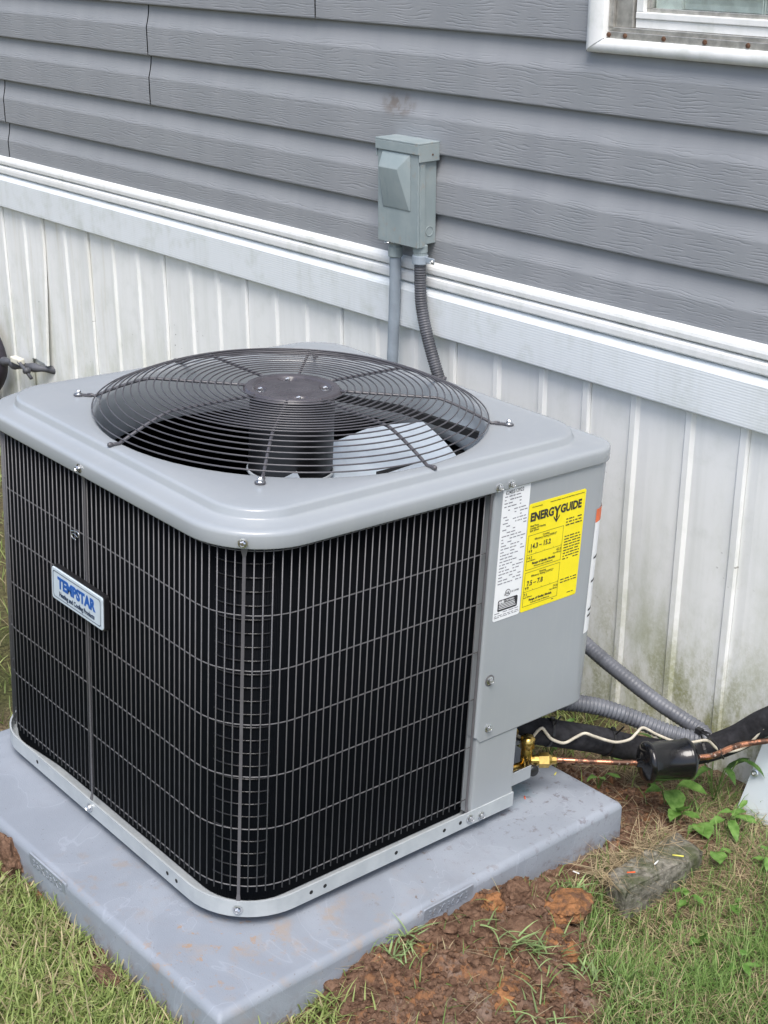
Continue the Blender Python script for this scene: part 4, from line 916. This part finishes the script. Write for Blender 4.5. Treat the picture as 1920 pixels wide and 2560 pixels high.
def straw_d(x, y):
    s = soilmask(x, y); near = 1 if (.60 < x < 1.1 and -.36 < y < .1) else .0
    return max(near * (.22 + .7 * max(0, nz2(x, y, 10, 50) + .3)) * (1 - .75 * s), .10 * (1 - .75 * s) if x > -.2 and y < .0 else .06)
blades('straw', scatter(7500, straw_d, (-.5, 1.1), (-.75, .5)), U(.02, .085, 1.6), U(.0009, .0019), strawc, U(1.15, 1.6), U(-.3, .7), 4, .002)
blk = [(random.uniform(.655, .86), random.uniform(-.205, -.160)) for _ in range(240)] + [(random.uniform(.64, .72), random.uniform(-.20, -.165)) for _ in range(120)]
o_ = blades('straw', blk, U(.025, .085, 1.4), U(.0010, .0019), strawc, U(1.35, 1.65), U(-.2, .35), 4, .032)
def fresh(P, n): return np.array([.26, .36, .15]) * (.6 + .9 * rng.random((n, 1)))
def tuft(x, y, r, k): return [(x + random.gauss(0, r), y + random.gauss(0, r)) for _ in range(k)]
tp_ = tuft(.385, -.255, .016, 30) + tuft(.43, -.30, .02, 16) + tuft(.245, -.128, .010, 22) + tuft(.205, -.150, .010, 14) + tuft(.585, -.19, .015, 16) + tuft(.36, -.19, .012, 8) + tuft(.30, -.36, .02, 18) + tuft(.46, -.38, .02, 16)
tp_ = [p for p in tp_ if not (-.004 < padloc(*p)[0] < PDIM + .004 and -.004 < padloc(*p)[1] < PDIM)]
blades('torn_grass', tp_, U(.02, .06), U(.0024, .0048), fresh, U(.7, 1.5), U(.3, 1.3), 4, .010)

# ------------------------------------------------------------------ weeds
def leaf(L, Wd, bend=.5, fold=.25, rag=0.0, seed=0):
    R = []
    for i in range(9):
        t = i / 8; hw = Wd * .5 * (math.sin(PI * min(1, t ** .75)) ** .8 if 0 < t < 1 else .04); hw *= 1 + rag * math.sin(i * 2.1 + seed)
        x = L * t * math.cos(bend * t * .8); zz = -L * t * math.sin(bend * t * .8) * .9
        R.append([(x, s * hw, zz + abs(s) * hw * fold + .0015 * math.sin(9 * t + s)) for s in (-1, -.5, 0, .5, 1)])
    return loops(R, False)
def weed(x, y, label, leaves, h=.05, dark=False, mat=None):
    z0 = gz(x, y); o = thing('weed', label, 'weed', (x, y, z0), group='weeds behind the pad')
    tops = []
    for i, (az, tilt, L, Wd, hh, bend) in enumerate(leaves):
        p1 = Vector((x + math.cos(az) * hh * .35, y + math.sin(az) * hh * .35, z0 + hh)); part('stem', tube(crom([(x, y, z0 - .004), tuple(Vector((x, y, z0)).lerp(p1, .6)), tuple(p1)], 4), .0013, 5), M['stem'], o, True)
        m = Matrix.Translation(p1) @ Matrix.Rotation(az, 4, 'Z') @ Matrix.Rotation(-tilt, 4, 'Y')
        part('leaf', xf(leaf(L * .74, Wd * .74, bend + .25 * math.sin(i * 2.3 + x * 40), .3, .06, i), m), M['weed_leaf_dark' if dark else 'weed_leaf'], o, True)
A = -2.2
weed(.955, -.085, 'weed with two broad green leaves directly under the black canister', [(A, .1, .085, .055, .045, .5), (A + 1.2, .25, .080, .046, .05, .5), (A - 1.3, .2, .05, .03, .04, .6)])
weed(.925, -.135, 'weed with upright pointed leaves just behind the concrete block', [(A, .9, .06, .034, .03, .3), (A - .6, .5, .055, .034, .03, .4), (A + .8, .35, .05, .03, .025, .5)])
weed(.935, -.172, 'weed with one large round leaf near the end of the block', [(A + .1, .15, .062, .056, .025, .4), (A - .9, .1, .03, .02, .015, .4)])
weed(.900, -.245, 'weed with a flat oval leaf in the grass past the block', [(A - .2, .15, .055, .042, .02, .4), (A + 1.4, .2, .03, .02, .02, .4)])
weed(.985, -.205, 'leafy weed with several narrow leaves below the sheet metal', [(A, .2, .07, .028, .03, .5), (A + 1.0, .2, .06, .026, .035, .5), (A + 2.1, .3, .055, .024, .03, .5), (A - 1.1, .3, .06, .024, .03, .5)])
weed(1.060, -.120, 'tall dark leafed weed against the skirting behind the copper pipe', [(A, .5, .09, .022, .09, .9), (A + .9, .5, .085, .02, .10, .9), (A - .9, .6, .08, .02, .08, .9), (A + 2, .6, .09, .02, .06, .8), (A - 2, .7, .085, .018, .10, .8)], dark=True)
weed(1.075, .02, 'dark grassy weed sprouting where the conduit loops at the skirting', [(A + .4, .9, .10, .012, .07, 1.1), (A - .5, .8, .10, .012, .08, 1.2), (A + 1.4, .9, .09, .011, .06, 1.0), (A - 1.4, 1.0, .1, .011, .06, 1.0)], dark=True)
weed(.715, -.355, 'lone seedling with pointed leaves in the grass in front of the block', [(A + .2, 1.15, .045, .016, .012, .3), (A - .9, .3, .038, .022, .012, .4), (A + 1.5, .3, .032, .02, .012, .4)])
weed(.835, -.335, 'small round leafed weed in the thin lawn', [(A, .1, .034, .03, .012, .3), (A + 2, .1, .02, .016, .012, .3)])
weed(.90, .17, 'sprawling green weed under the service panel behind the pad', [(A, .3, .05, .018, .05, .6), (A + 1, .3, .05, .016, .06, .6), (A - 1, .4, .05, .016, .05, .6), (A + 2, .5, .05, .015, .07, .6)])
weed(.89, .03, 'small sprouting weed at the back edge of the pad', [(A, .6, .04, .018, .03, .5), (A + .9, .5, .045, .018, .035, .5), (A - .9, .5, .04, .016, .03, .5)])

for i, (x, y, lb) in enumerate(((.985, -.02, 'small weed between the pad corner and the skirting under the black foam line'), (1.02, -.20, 'young weed sprouting from dry straw below the copper bend'), (.95, -.32, 'small weed in the lawn beyond the far end of the block'), (.78, -.275, 'tiny seedling in the grass at the foot of the concrete block'), (1.01, .10, 'weed tuft behind the pad below the looping conduit'), (.66, -.47, 'small broad leaved weed in the thin lawn nearest the dug soil'))):
    weed(x, y, lb, [(A + 1.3 * q + i, .3 + .2 * math.sin(q + i), .034 + .012 * math.sin(q * 2 + i), .017, .018 + .012 * (q % 2), .5) for q in range(4)])
# ------------------------------------------------------------------ wire scraps lying about
scr = [((.668, .022, .0012), .9, .011, 'scrap_orange', 'orange wire scrap lying on the pad below the service panel'),
       ((.775, .045, .0012), .4, .012, 'scrap_yellow', 'yellow wire scrap on the far corner of the pad'),
       ((.693, -.214, -.039), -.6, .020, 'scrap_orange', 'orange wire scrap on the concrete block'),
       ((.800, -.232, -.039), -.9, .026, 'scrap_yellow', 'yellow wire scrap on the concrete block near its far end'),
       ((.752, -.222, -.039), .2, .018, 'scrap_white', 'white wire scrap on the concrete block'),
       ((.628, -.146, -.050), 1.9, .016, 'scrap_white', 'white wire scrap on dug soil by the pad side')]
for l, a, ln, mt, lb in scr:
    d = Vector((math.cos(a), math.sin(a), .03)); p = Vector(l); ln *= .75; top('wire_scrap', tube([p - d * ln / 2, p, p + d * ln / 2], .0013, 8), M[mt], lb, 'wire scrap', True, 'wire scraps')
